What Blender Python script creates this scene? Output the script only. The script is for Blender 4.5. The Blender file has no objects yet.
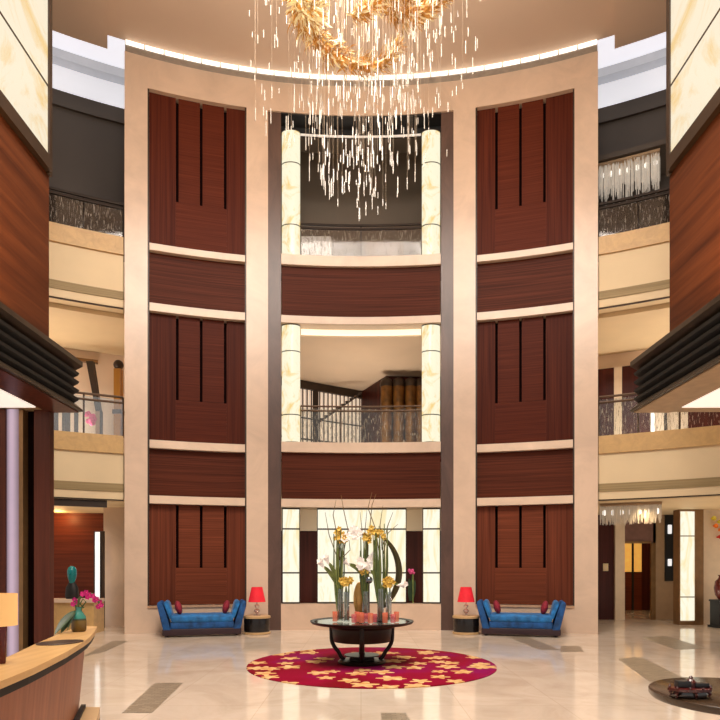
import bpy, bmesh, math, random
from math import sin, cos, tan, atan, atan2, asin, sqrt, pi, radians
from mathutils import Vector, Matrix
random.seed(7)
S = bpy.context.scene
COL = S.collection

# ------------------------------------------------------------------ camera numbers
F, CX, HZ, EYE = 600.0, 361.0, 568.0, 1.65
CY = -0.15                                   # centre (in depth) of the round atrium

def X_at(px, d): return (px - CX) / F * d
def Z_at(py, d): return EYE + (HZ - py) * d / F
def floor_pt(px, py, z=0.0):
    d = F * (EYE - z) / (py - HZ)
    return (X_at(px, d), d)
def ang(px, r):                              # angle about the atrium centre of a picture column at radius r
    k = (px - CX) / F
    return atan(k) + asin(CY * k / (r * sqrt(1 + k * k)))
def pol(a, r): return (r * sin(a), CY + r * cos(a))

# ------------------------------------------------------------------ materials
def lin(c):
    c = c / 255.0
    return c / 12.92 if c <= 0.04045 else ((c + 0.055) / 1.055) ** 2.4
def rgb(r, g, b): return (lin(r), lin(g), lin(b), 1.0)

def new_mat(name):
    m = bpy.data.materials.new(name); m.use_nodes = True
    nt = m.node_tree
    return m, nt, nt.nodes['Principled BSDF'], nt.nodes['Material Output']
def N(nt, t, **kw):
    n = nt.nodes.new(t)
    for k, v in kw.items(): setattr(n, k, v)
    return n
def ramp(nt, stops):
    n = N(nt, 'ShaderNodeValToRGB')
    e = n.color_ramp.elements
    e[0].position, e[0].color = stops[0]
    e[1].position, e[1].color = stops[1]
    for p, c in stops[2:]:
        x = e.new(p); x.color = c
    return n
def coords(nt, scale=(1, 1, 1), which='Object'):
    tc = N(nt, 'ShaderNodeTexCoord'); mp = N(nt, 'ShaderNodeMapping')
    mp.inputs['Scale'].default_value = scale
    nt.links.new(tc.outputs[which], mp.inputs['Vector'])
    return mp.outputs['Vector']

def plain(name, c, rough=0.5, metal=0.0, emit=0.0, ecol=None, coat=0.0, vary=0.06, scale=6.0, spec=0.5):
    m, nt, b, out = new_mat(name)
    v = coords(nt)
    n = N(nt, 'ShaderNodeTexNoise'); n.inputs['Scale'].default_value = scale; n.inputs['Detail'].default_value = 4
    nt.links.new(v, n.inputs['Vector'])
    lo = tuple(x * (1 - vary * 2) for x in c[:3]) + (1,); hi = tuple(min(1, x * (1 + vary * 2)) for x in c[:3]) + (1,)
    r = ramp(nt, [(0.3, lo), (0.7, hi)])
    nt.links.new(n.outputs['Fac'], r.inputs['Fac'])
    nt.links.new(r.outputs['Color'], b.inputs['Base Color'])
    b.inputs['Roughness'].default_value = rough
    b.inputs['Metallic'].default_value = metal
    b.inputs['Coat Weight'].default_value = coat
    b.inputs['Specular IOR Level'].default_value = spec
    if emit:
        b.inputs['Emission Color'].default_value = ecol or c
        b.inputs['Emission Strength'].default_value = emit
    return m

def wood(name, c1, c2, axis='x', rough=0.35, fine=26.0, spec=0.18):
    m, nt, b, out = new_mat(name)
    sc = {'x': (0.35, 0.35, fine), 'z': (fine, fine, 0.3), 'y': (fine, 0.35, fine)}[axis]
    v = coords(nt, sc)
    n = N(nt, 'ShaderNodeTexNoise'); n.inputs['Scale'].default_value = 1.0; n.inputs['Detail'].default_value = 5; n.inputs['Roughness'].default_value = 0.6
    n.inputs['Distortion'].default_value = 0.4
    nt.links.new(v, n.inputs['Vector'])
    r = ramp(nt, [(0.28, c1), (0.72, c2)])
    nt.links.new(n.outputs['Fac'], r.inputs['Fac'])
    nt.links.new(r.outputs['Color'], b.inputs['Base Color'])
    b.inputs['Roughness'].default_value = rough
    b.inputs['Specular IOR Level'].default_value = spec
    return m

def stone(name, c, rough=0.35, vary=0.08, scale=0.8, stretch=(1, 1, 1), joint=None):
    m, nt, b, out = new_mat(name)
    v = coords(nt, stretch)
    n = N(nt, 'ShaderNodeTexNoise'); n.inputs['Scale'].default_value = scale; n.inputs['Detail'].default_value = 8; n.inputs['Roughness'].default_value = 0.65
    n.inputs['Distortion'].default_value = 0.8
    nt.links.new(v, n.inputs['Vector'])
    lo = tuple(x * (1 - vary * 2.2) for x in c[:3]) + (1,); hi = tuple(min(1, x * (1 + vary * 1.4)) for x in c[:3]) + (1,)
    r = ramp(nt, [(0.32, lo), (0.62, hi)])
    nt.links.new(n.outputs['Fac'], r.inputs['Fac'])
    nt.links.new(r.outputs['Color'], b.inputs['Base Color'])
    b.inputs['Roughness'].default_value = rough
    return m

def glow(name, c1, c2, strength, scale=2.2, stretch=(1, 1, 0.6), surface=None):
    """backlit onyx: veined emission under a polished face"""
    m, nt, b, out = new_mat(name)
    v = coords(nt, stretch)
    n = N(nt, 'ShaderNodeTexNoise'); n.inputs['Scale'].default_value = scale; n.inputs['Detail'].default_value = 8; n.inputs['Roughness'].default_value = 0.62
    n.inputs['Distortion'].default_value = 1.4
    nt.links.new(v, n.inputs['Vector'])
    r = ramp(nt, [(0.36, c2), (0.48, c1), (0.55, c1), (0.68, c2)])
    nt.links.new(n.outputs['Fac'], r.inputs['Fac'])
    b.inputs['Base Color'].default_value = surface or (0.25, 0.22, 0.15, 1)
    b.inputs['Roughness'].default_value = 0.25
    nt.links.new(r.outputs['Color'], b.inputs['Emission Color'])
    b.inputs['Emission Strength'].default_value = strength
    return m

def etched_glass(name, streak, dens, tint=(0.9, 0.92, 0.9, 1), seed=0.0):
    """clear pane with short vertical etched streaks"""
    m, nt, b, out = new_mat(name)
    v = coords(nt, (26, 26, 3.4))
    n = N(nt, 'ShaderNodeTexNoise'); n.inputs['Scale'].default_value = 1.6; n.inputs['Detail'].default_value = 3
    nt.links.new(v, n.inputs['Vector'])
    r = ramp(nt, [(dens, (0, 0, 0, 1)), (dens + 0.10, (0.75, 0.75, 0.75, 1))])
    nt.links.new(n.outputs['Fac'], r.inputs['Fac'])
    tr = N(nt, 'ShaderNodeBsdfTransparent'); tr.inputs['Color'].default_value = tint
    b.inputs['Base Color'].default_value = streak; b.inputs['Roughness'].default_value = 0.3
    gl = N(nt, 'ShaderNodeBsdfGlossy'); gl.inputs['Roughness'].default_value = 0.05
    mg = N(nt, 'ShaderNodeMixShader'); mg.inputs[0].default_value = 0.05
    nt.links.new(tr.outputs[0], mg.inputs[1]); nt.links.new(gl.outputs[0], mg.inputs[2])
    mx = N(nt, 'ShaderNodeMixShader')
    nt.links.new(r.outputs['Color'], mx.inputs[0])
    nt.links.new(mg.outputs[0], mx.inputs[1]); nt.links.new(b.outputs[0], mx.inputs[2])
    nt.links.new(mx.outputs[0], out.inputs['Surface'])
    return m

def clear_glass(name, tint=(0.92, 0.95, 0.94, 1), gloss=0.18, rough=0.03):
    m, nt, b, out = new_mat(name)
    tr = N(nt, 'ShaderNodeBsdfTransparent'); tr.inputs['Color'].default_value = tint
    gl = N(nt, 'ShaderNodeBsdfGlossy'); gl.inputs['Roughness'].default_value = rough
    lw = N(nt, 'ShaderNodeLayerWeight'); lw.inputs['Blend'].default_value = 0.35
    mt = N(nt, 'ShaderNodeMath', operation='MULTIPLY_ADD'); mt.inputs[1].default_value = 0.6; mt.inputs[2].default_value = gloss
    nt.links.new(lw.outputs['Facing'], mt.inputs[0])
    mx = N(nt, 'ShaderNodeMixShader')
    nt.links.new(mt.outputs[0], mx.inputs[0]); nt.links.new(tr.outputs[0], mx.inputs[1]); nt.links.new(gl.outputs[0], mx.inputs[2])
    nt.links.new(mx.outputs[0], out.inputs['Surface'])
    return m

def floor_material():
    m, nt, b, out = new_mat('polished_marble')
    v = coords(nt)
    n = N(nt, 'ShaderNodeTexNoise'); n.inputs['Scale'].default_value = 0.9; n.inputs['Detail'].default_value = 9; n.inputs['Roughness'].default_value = 0.65; n.inputs['Distortion'].default_value = 1.2
    nt.links.new(v, n.inputs['Vector'])
    r = ramp(nt, [(0.3, rgb(212, 193, 172)), (0.55, rgb(229, 212, 193)), (0.75, rgb(236, 222, 206))])
    nt.links.new(n.outputs['Fac'], r.inputs['Fac'])
    br = N(nt, 'ShaderNodeTexBrick'); br.offset = 0.0
    br.inputs['Scale'].default_value = 1.0; br.inputs['Mortar Size'].default_value = 0.006
    br.inputs['Brick Width'].default_value = 1.2; br.inputs['Row Height'].default_value = 1.2
    br.inputs['Color1'].default_value = (1, 1, 1, 1); br.inputs['Color2'].default_value = (0.9, 0.9, 0.89, 1); br.inputs['Mortar'].default_value = (0.72, 0.68, 0.62, 1)
    nt.links.new(v, br.inputs['Vector'])
    mx = N(nt, 'ShaderNodeMix', data_type='RGBA', blend_type='MULTIPLY'); mx.inputs[0].default_value = 0.55
    nt.links.new(r.outputs['Color'], mx.inputs[6]); nt.links.new(br.outputs['Color'], mx.inputs[7])
    nt.links.new(mx.outputs[2], b.inputs['Base Color'])
    b.inputs['Roughness'].default_value = 0.09
    b.inputs['Specular IOR Level'].default_value = 0.75
    return m

def rug_material():
    m, nt, b, out = new_mat('flowered_carpet')
    L = nt.links.new
    v = coords(nt)
    def math(op, a=None, bb=None, c=None):
        n = N(nt, 'ShaderNodeMath', operation=op)
        for i, x in enumerate((a, bb, c)):
            if x is None: continue
            if isinstance(x, (int, float)): n.inputs[i].default_value = x
            else: L(x, n.inputs[i])
        return n.outputs[0]
    def layer(scale, rot, size, seed):
        mp = N(nt, 'ShaderNodeMapping'); mp.inputs['Location'].default_value = (seed, seed * 0.7, 0)
        L(v, mp.inputs['Vector'])
        vo = N(nt, 'ShaderNodeTexVoronoi', voronoi_dimensions='2D', feature='F1'); vo.inputs['Scale'].default_value = scale; vo.inputs['Randomness'].default_value = 0.72
        L(mp.outputs[0], vo.inputs['Vector'])
        sub = N(nt, 'ShaderNodeVectorMath', operation='SUBTRACT'); L(mp.outputs[0], sub.inputs[0])
        L(vo.outputs['Position'], sub.inputs[1])
        sx = N(nt, 'ShaderNodeSeparateXYZ'); L(sub.outputs[0], sx.inputs[0])
        ln = N(nt, 'ShaderNodeVectorMath', operation='LENGTH'); L(sub.outputs[0], ln.inputs[0])
        sc = N(nt, 'ShaderNodeSeparateColor'); L(vo.outputs['Color'], sc.inputs[0])
        th = math('ARCTAN2', sx.outputs[1], sx.outputs[0])
        th5 = math('MULTIPLY_ADD', th, 5.0, math('MULTIPLY', sc.outputs[0], 6.28))
        co = math('COSINE', th5)
        sz = math('MULTIPLY_ADD', sc.outputs[1], size * 0.35, size * 0.75)
        lim = math('MULTIPLY', sz, math('MULTIPLY_ADD', co, 0.24, 0.80))
        inside = math('LESS_THAN', ln.outputs['Value'], lim)
        keep = math('GREATER_THAN', sc.outputs[2], 0.36)
        return math('MULTIPLY', inside, keep)
    a1 = layer(1.9, 0, 0.21, 3.1)
    a2 = layer(1.5, 0, 0.17, 11.7)
    msk = math('MAXIMUM', a1, math('MULTIPLY', a2, 1.0))
    n = N(nt, 'ShaderNodeTexNoise'); n.inputs['Scale'].default_value = 0.75; n.inputs['Detail'].default_value = 2
    L(v, n.inputs['Vector'])
    base = ramp(nt, [(0.35, rgb(120, 10, 26)), (0.52, rgb(140, 8, 46)), (0.68, rgb(132, 14, 82))])
    L(n.outputs['Fac'], base.inputs['Fac'])
    n2 = N(nt, 'ShaderNodeTexNoise'); n2.inputs['Scale'].default_value = 7; n2.inputs['Detail'].default_value = 3
    L(v, n2.inputs['Vector'])
    gold = ramp(nt, [(0.35, rgb(200, 144, 84)), (0.65, rgb(228, 192, 138))])
    L(n2.outputs['Fac'], gold.inputs['Fac'])
    mx = N(nt, 'ShaderNodeMix', data_type='RGBA'); L(msk, mx.inputs[0]); L(base.outputs[0], mx.inputs[6]); L(gold.outputs[0], mx.inputs[7])
    L(mx.outputs[2], b.inputs['Base Color'])
    b.inputs['Roughness'].default_value = 0.95; b.inputs['Specular IOR Level'].default_value = 0.1
    return m

def checker_mosaic(name, c1, c2, scale, rough=0.35):
    m, nt, b, out = new_mat(name)
    v = coords(nt, (1, 1, 1))
    br = N(nt, 'ShaderNodeTexBrick'); br.inputs['Scale'].default_value = scale
    br.inputs['Color1'].default_value = c1; br.inputs['Color2'].default_value = c2
    br.inputs['Mortar'].default_value = tuple(x * 0.55 for x in c1[:3]) + (1,); br.inputs['Mortar Size'].default_value = 0.03
    nt.links.new(v, br.inputs['Vector'])
    nt.links.new(br.outputs['Color'], b.inputs['Base Color'])
    b.inputs['Roughness'].default_value = rough
    return m

def vgrad(name, stops, rough=0.4, emit=0.0, z0=0.0, z1=1.0):
    """colour by height in the object's own space, for dipped glazes"""
    m, nt, b, out = new_mat(name)
    tc = N(nt, 'ShaderNodeTexCoord'); sx = N(nt, 'ShaderNodeSeparateXYZ'); mr = N(nt, 'ShaderNodeMapRange')
    nt.links.new(tc.outputs['Object'], sx.inputs[0]); nt.links.new(sx.outputs[2], mr.inputs[0])
    mr.inputs[1].default_value = z0; mr.inputs[2].default_value = z1
    r = ramp(nt, stops); nt.links.new(mr.outputs[0], r.inputs[0])
    nt.links.new(r.outputs[0], b.inputs['Base Color']); b.inputs['Roughness'].default_value = rough
    return m

M = {}
M['floor'] = floor_material()
M['rug'] = rug_material()
M['mosaic'] = checker_mosaic('grey_mosaic', rgb(168, 152, 130), rgb(134, 118, 98), 4.5)
M['stone'] = stone('pink_beige_marble', rgb(212, 184, 160), 0.3, 0.05, 0.9)
M['stone_lip'] = stone('pale_marble_ledge', rgb(216, 190, 166), 0.35, 0.04, 1.2)
M['ceiling'] = plain('warm_plaster', rgb(206, 182, 162), 0.9, vary=0.02, scale=0.5)
M['cove'] = plain('cove_white', rgb(232, 232, 240), 0.8, emit=0.46, ecol=(0.93, 0.95, 1, 1), vary=0.02)  # emission stands in for cove lamps washing this white wall
M['cove_trim'] = plain('cove_moulding', rgb(190, 192, 200), 0.7, emit=0.18, ecol=(0.9, 0.93, 1, 1), vary=0.02)  # dimmer painted glow to go with the cove wall
M['tan'] = stone('tan_limestone', rgb(198, 160, 104), 0.45, 0.06, 5.0)
M['cream'] = plain('cream_plaster', rgb(222, 198, 158), 0.6, vary=0.02, scale=1.0)
M['stripe'] = wood('ribbed_bronze_band', rgb(132, 112, 78), rgb(170, 148, 108), 'x', 0.5, 60)
M['line'] = plain('dark_fascia_line', rgb(66, 50, 38), 0.7)  # thin dark line along the foot of the balcony fronts
M['corr_dark'] = plain('dark_taupe_wall', rgb(78, 68, 60), 0.7, vary=0.03, scale=0.6)
M['corr_warm'] = plain('warm_corridor_wall', rgb(230, 207, 184), 0.7, vary=0.03, scale=0.6)
M['black'] = plain('matt_black', rgb(20, 18, 17), 0.6)
WH = [wood('redwood_level_ground', rgb(84, 38, 22), rgb(124, 64, 40), 'x', 0.5, 34, 0.12), wood('redwood_level_middle', rgb(64, 24, 14), rgb(92, 41, 24), 'x', 0.5, 34, 0.08), wood('redwood_level_top', rgb(72, 27, 14), rgb(102, 45, 25), 'x', 0.5, 34, 0.08)]  # same redwood; ground copy brighter, lamplight put into its colour
WV = [wood('redwood_upright_ground', rgb(76, 34, 20), rgb(118, 60, 38), 'z', 0.5, 20, 0.12), wood('redwood_upright_middle', rgb(54, 20, 12), rgb(88, 39, 23), 'z', 0.5, 20, 0.08), wood('redwood_upright_top', rgb(62, 22, 12), rgb(96, 42, 24), 'z', 0.5, 20, 0.08)]  # upright grain, again with lamplight coloured into the ground copy
M['groove'] = plain('groove_shadow_wood', rgb(24, 11, 9), 0.8, spec=0.02)
M['spandrel'] = wood('redwood_spandrel', rgb(56, 25, 15), rgb(98, 48, 31), 'x', 0.5, 44, 0.08)
M['bay_wood'] = wood('bay_rosewood', rgb(56, 27, 17), rgb(98, 54, 31), 'y', 0.42, 7, 0.12)
M['pillar_wood'] = wood('pillar_rosewood', rgb(62, 30, 22), rgb(96, 50, 36), 'z', 0.35, 12)
M['jamb'] = stone('brown_marble_jamb', rgb(88, 64, 54), 0.35, 0.16, 1.6, (1, 1, 0.35))
M['onyx'] = glow('onyx_yellow', (1.0, 0.94, 0.70, 1), (0.90, 0.64, 0.24, 1), 0.97, 1.9, (1, 1, 0.7), (0.05, 0.045, 0.03, 1))
M['onyx_wall'] = glow('onyx_pale_yellow', (1.0, 0.96, 0.77, 1), (0.95, 0.80, 0.46, 1), 1.0, 1.5, (1.6, 1.6, 0.4), (0.05, 0.045, 0.03, 1))
M['onyx_bay'] = glow('onyx_cream', (0.92, 0.83, 0.64, 1), (0.86, 0.62, 0.28, 1), 0.92, 0.6, (1, 1, 1), (0.05, 0.045, 0.035, 1))
M['frame_dark'] = plain('dark_bronze_frame', rgb(58, 44, 34), 0.4, 0.3)
M['bronze'] = plain('brushed_bronze', rgb(138, 104, 68), 0.35, 0.6)
M['canopy'] = plain('canopy_gunmetal', rgb(34, 33, 32), 0.6, 0.1, vary=0.1, scale=20)
M['canopy_lip'] = plain('canopy_lip_bronze', rgb(66, 54, 42), 0.35, 0.4)
M['soffit'] = plain('soffit_tan', rgb(168, 138, 104), 0.5)
M['bead'] = plain('pale_bronze_bead', rgb(196, 156, 124), 0.35, 0.2)
M['led_line'] = plain('thin_led_line', rgb(230, 220, 210), 0.5, emit=0.3, ecol=(1, 0.94, 0.86, 1))
M['niche_wall'] = plain('taupe_niche_wall', rgb(122, 108, 94), 0.7, vary=0.03, scale=0.6)
M['grey_lip'] = plain('grey_cornice_lip', rgb(170, 164, 158), 0.5)
M['diffuser'] = plain('lamp_diffuser', rgb(240, 228, 210), 0.6, emit=0.7, ecol=(1, 0.93, 0.83, 1))
M['led'] = plain('led_strip', rgb(255, 244, 226), 0.5, emit=1.05, ecol=(1, 0.96, 0.90, 1))
M['led_soft'] = plain('soft_cornice_light', rgb(255, 240, 205), 0.5, emit=0.95, ecol=(1, 0.92, 0.72, 1))
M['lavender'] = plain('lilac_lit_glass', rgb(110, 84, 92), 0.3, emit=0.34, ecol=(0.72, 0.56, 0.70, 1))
M['rail'] = plain('bronze_handrail', rgb(92, 70, 52), 0.5, 0.3)
M['rail_dark'] = plain('dark_handrail', rgb(52, 42, 36), 0.4, 0.3)
M['etched'] = etched_glass('rain_etched_glass', rgb(176, 160, 138), 0.575)
M['etched_dark'] = etched_glass('rain_etched_smoked_glass', rgb(150, 138, 124), 0.575, (0.6, 0.56, 0.52, 1))
M['glass'] = clear_glass('clear_glass')
M['crystal'] = plain('crystal_rod_glass', rgb(214, 204, 188), 0.15, emit=0.16, ecol=(1, 0.94, 0.86, 1), spec=0.9)
_nt = M['crystal'].node_tree; _o = _nt.nodes['Material Output']; _b = _nt.nodes['Principled BSDF']
_t = _nt.nodes.new('ShaderNodeBsdfTransparent'); _mx = _nt.nodes.new('ShaderNodeMixShader'); _mx.inputs[0].default_value = 0.52
_nt.links.new(_t.outputs[0], _mx.inputs[1]); _nt.links.new(_b.outputs[0], _mx.inputs[2]); _nt.links.new(_mx.outputs[0], _o.inputs['Surface'])
M['crystal_dim'] = plain('crystal_string_glass', rgb(196, 176, 142), 0.3, emit=0.10, ecol=(1, 0.9, 0.75, 1))
M['wire'] = plain('steel_wire', rgb(190, 170, 148), 0.4, 0.3)
M['amber'] = plain('amber_blown_glass', rgb(212, 158, 84), 0.2, 0.15, emit=0.08, ecol=rgb(230, 160, 70), vary=0.3, scale=9, spec=0.9)
M['amber_pale'] = plain('pale_amber_glass', rgb(244, 222, 180), 0.15, 0.05, emit=0.26, ecol=rgb(255, 224, 176), vary=0.2, scale=9, spec=0.9)
M['table_dark'] = wood('ebonised_wood', rgb(24, 16, 14), rgb(38, 26, 21), 'x', 0.35, 14, 0.25)
M['table_top'] = plain('dark_glass_top', rgb(40, 42, 34), 0.12, 0.0, spec=0.5)
M['velvet'] = plain('blue_velvet', rgb(20, 104, 168), 0.7, vary=0.22, scale=7)
M['velvet'].node_tree.nodes['Principled BSDF'].inputs['Sheen Weight'].default_value = 0.12
M['velvet_dark'] = plain('deep_blue_velvet', rgb(14, 72, 130), 0.75, vary=0.25, scale=7)
M['sofa_base'] = plain('dark_plum_base', rgb(46, 22, 30), 0.5)
M['red_cushion'] = plain('crimson_cushion', rgb(140, 30, 48), 0.8, vary=0.1)
M['red_shade'] = plain('red_lampshade', rgb(205, 24, 40), 0.7, emit=0.32, ecol=rgb(225, 22, 42))
M['lampglass'] = clear_glass('lamp_crystal', (1.0, 0.95, 0.92, 1), 0.3)
M['drum_black'] = plain('black_lacquer', rgb(24, 18, 16), 0.25)
M['drum_tan'] = wood('maple_rim', rgb(184, 148, 104), rgb(208, 174, 130), 'x', 0.4)
M['desk_top'] = wood('honey_veneer', rgb(190, 146, 92), rgb(220, 180, 122), 'y', 0.38, 8, 0.4)
M['desk_front'] = wood('chestnut_veneer', rgb(128, 70, 44), rgb(166, 98, 66), 'z', 0.4, 14)
M['desk_edge'] = plain('desk_dark_edge', rgb(22, 14, 12), 0.5, spec=0.2)
M['mat'] = plain('dark_leather', rgb(58, 36, 26), 0.45)
M['desk_shade'] = plain('amber_lampshade', rgb(222, 176, 116), 0.7, emit=0.42, ecol=rgb(255, 196, 120), vary=0.05, scale=3)
M['lamp_red'] = plain('oxblood_lacquer', rgb(84, 16, 20), 0.25)
M['vase_teal'] = vgrad('teal_ochre_glaze', [(0.0, rgb(96, 70, 22)), (0.42, rgb(120, 96, 40)), (0.5, rgb(52, 60, 40)), (0.56, rgb(62, 142, 128)), (1.0, rgb(70, 140, 132))], 0.25, z0=0.0, z1=0.36)
M['leaf'] = plain('leaf_green', rgb(44, 66, 34), 0.45, vary=0.2)
M['stem'] = plain('reed_green', rgb(112, 122, 62), 0.5, vary=0.2)
M['stem_dark'] = plain('reed_dark_green', rgb(80, 96, 50), 0.5, vary=0.2)
M['orchid'] = plain('magenta_petal', rgb(206, 24, 132), 0.6, vary=0.15, scale=30)
M['pink'] = plain('pink_petal', rgb(226, 84, 140), 0.6, vary=0.1)
M['yellow'] = plain('yellow_petal', rgb(228, 188, 82), 0.6, vary=0.15, scale=30)
M['white_petal'] = plain('white_petal', rgb(246, 236, 226), 0.6, vary=0.03, emit=0.15, ecol=(1, 0.95, 0.9, 1))
M['twig'] = plain('dry_twig', rgb(120, 92, 50), 0.7)
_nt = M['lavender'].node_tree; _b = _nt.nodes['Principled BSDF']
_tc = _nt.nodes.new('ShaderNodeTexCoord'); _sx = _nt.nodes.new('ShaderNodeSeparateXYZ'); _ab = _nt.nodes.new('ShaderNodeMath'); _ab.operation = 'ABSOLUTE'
_mr = _nt.nodes.new('ShaderNodeMapRange'); _mr.inputs[1].default_value = 0.02; _mr.inputs[2].default_value = 0.13; _mr.inputs[3].default_value = 0.62; _mr.inputs[4].default_value = 0.04  # painted glow, brightest mid-shaft and dying towards both sides
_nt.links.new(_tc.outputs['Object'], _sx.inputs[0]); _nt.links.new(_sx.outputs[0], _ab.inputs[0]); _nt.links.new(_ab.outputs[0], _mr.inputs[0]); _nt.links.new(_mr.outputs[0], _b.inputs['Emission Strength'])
M['bronze_dark'] = plain('dark_patina_bronze', rgb(74, 66, 36), 0.35, 0.6)
M['gold_disc'] = plain('gold_leaf', rgb(196, 150, 84), 0.3, 0.5)
M['chrome'] = plain('mirror_ball', rgb(120, 128, 134), 0.06, 1.0)
M['votive'] = plain('rose_votive_glass', rgb(226, 132, 108), 0.2, emit=0.25, ecol=rgb(240, 130, 90), spec=0.8)
M['votive_pink'] = plain('pink_votive_glass', rgb(214, 110, 120), 0.2, emit=0.2, ecol=rgb(240, 120, 120), spec=0.8)
for _k in ('votive', 'votive_pink'):
    _nt = M[_k].node_tree; _o = _nt.nodes['Material Output']; _b = _nt.nodes['Principled BSDF']
    _t = _nt.nodes.new('ShaderNodeBsdfTransparent'); _t.inputs[0].default_value = (1, 0.86, 0.8, 1); _mx = _nt.nodes.new('ShaderNodeMixShader'); _mx.inputs[0].default_value = 0.5
    _nt.links.new(_t.outputs[0], _mx.inputs[1]); _nt.links.new(_b.outputs[0], _mx.inputs[2]); _nt.links.new(_mx.outputs[0], _o.inputs['Surface'])
M['candle'] = plain('cream_wax', rgb(240, 222, 190), 0.6)
M['gold_column'] = plain('golden_column', rgb(128, 88, 42), 0.32, 0.5, vary=0.3, scale=3)
M['gold_mosaic'] = checker_mosaic('gold_mosaic', rgb(214, 146, 40), rgb(150, 92, 24), 5.0, 0.3)
M['pane_white'] = plain('backlit_pane', rgb(236, 216, 196), 0.6, emit=0.62, ecol=rgb(240, 214, 190))
M['white_glow'] = plain('white_lit_panel', rgb(240, 240, 236), 0.6, emit=0.7, ecol=(0.95, 0.97, 1, 1))
M['glow_wood'] = wood('lamplit_redwood', rgb(84, 38, 24), rgb(118, 56, 34), 'x', 0.4, 14)
M['teal_head'] = plain('teal_ceramic', rgb(18, 120, 122), 0.25)
M['maroon'] = wood('maroon_panelling', rgb(52, 20, 15), rgb(80, 34, 26), 'z', 0.4, 10)
M['mauve'] = plain('mauve_lintel', rgb(128, 92, 82), 0.6)
M['gold_pane'] = plain('gold_lit_pane', rgb(236, 186, 96), 0.5, emit=0.5, ecol=rgb(240, 180, 84))
M['brown_wall'] = plain('taupe_wall', rgb(172, 140, 108), 0.5, vary=0.03)
M['white_wall'] = plain('ivory_wall', rgb(226, 206, 180), 0.6, vary=0.02)
M['lacquer_dark'] = plain('black_brown_lacquer', rgb(34, 24, 20), 0.12, spec=0.9)
M['lacquer_red'] = plain('red_lacquer', rgb(74, 15, 11), 0.2, spec=0.9)
M['pewter'] = plain('pewter_box', rgb(46, 46, 48), 0.3, 0.4)
M['round_top'] = wood('wenge_top', rgb(50, 36, 24), rgb(72, 53, 35), 'x', 0.2, 10, 0.5)
M['plate_orange'] = plain('orange_glass_plate', rgb(224, 120, 44), 0.2, emit=0.15, ecol=rgb(224, 120, 44))
M['plate_yellow'] = plain('yellow_glass_plate', rgb(206, 184, 60), 0.2, emit=0.15, ecol=rgb(206, 184, 60))
M['plate_red'] = plain('red_glass_plate', rgb(196, 56, 40), 0.2, emit=0.12, ecol=rgb(196, 56, 40))
M['switch'] = plain('pale_switch', rgb(226, 206, 160), 0.4)
M['urn'] = plain('oxblood_urn', rgb(96, 34, 24), 0.25)

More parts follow.
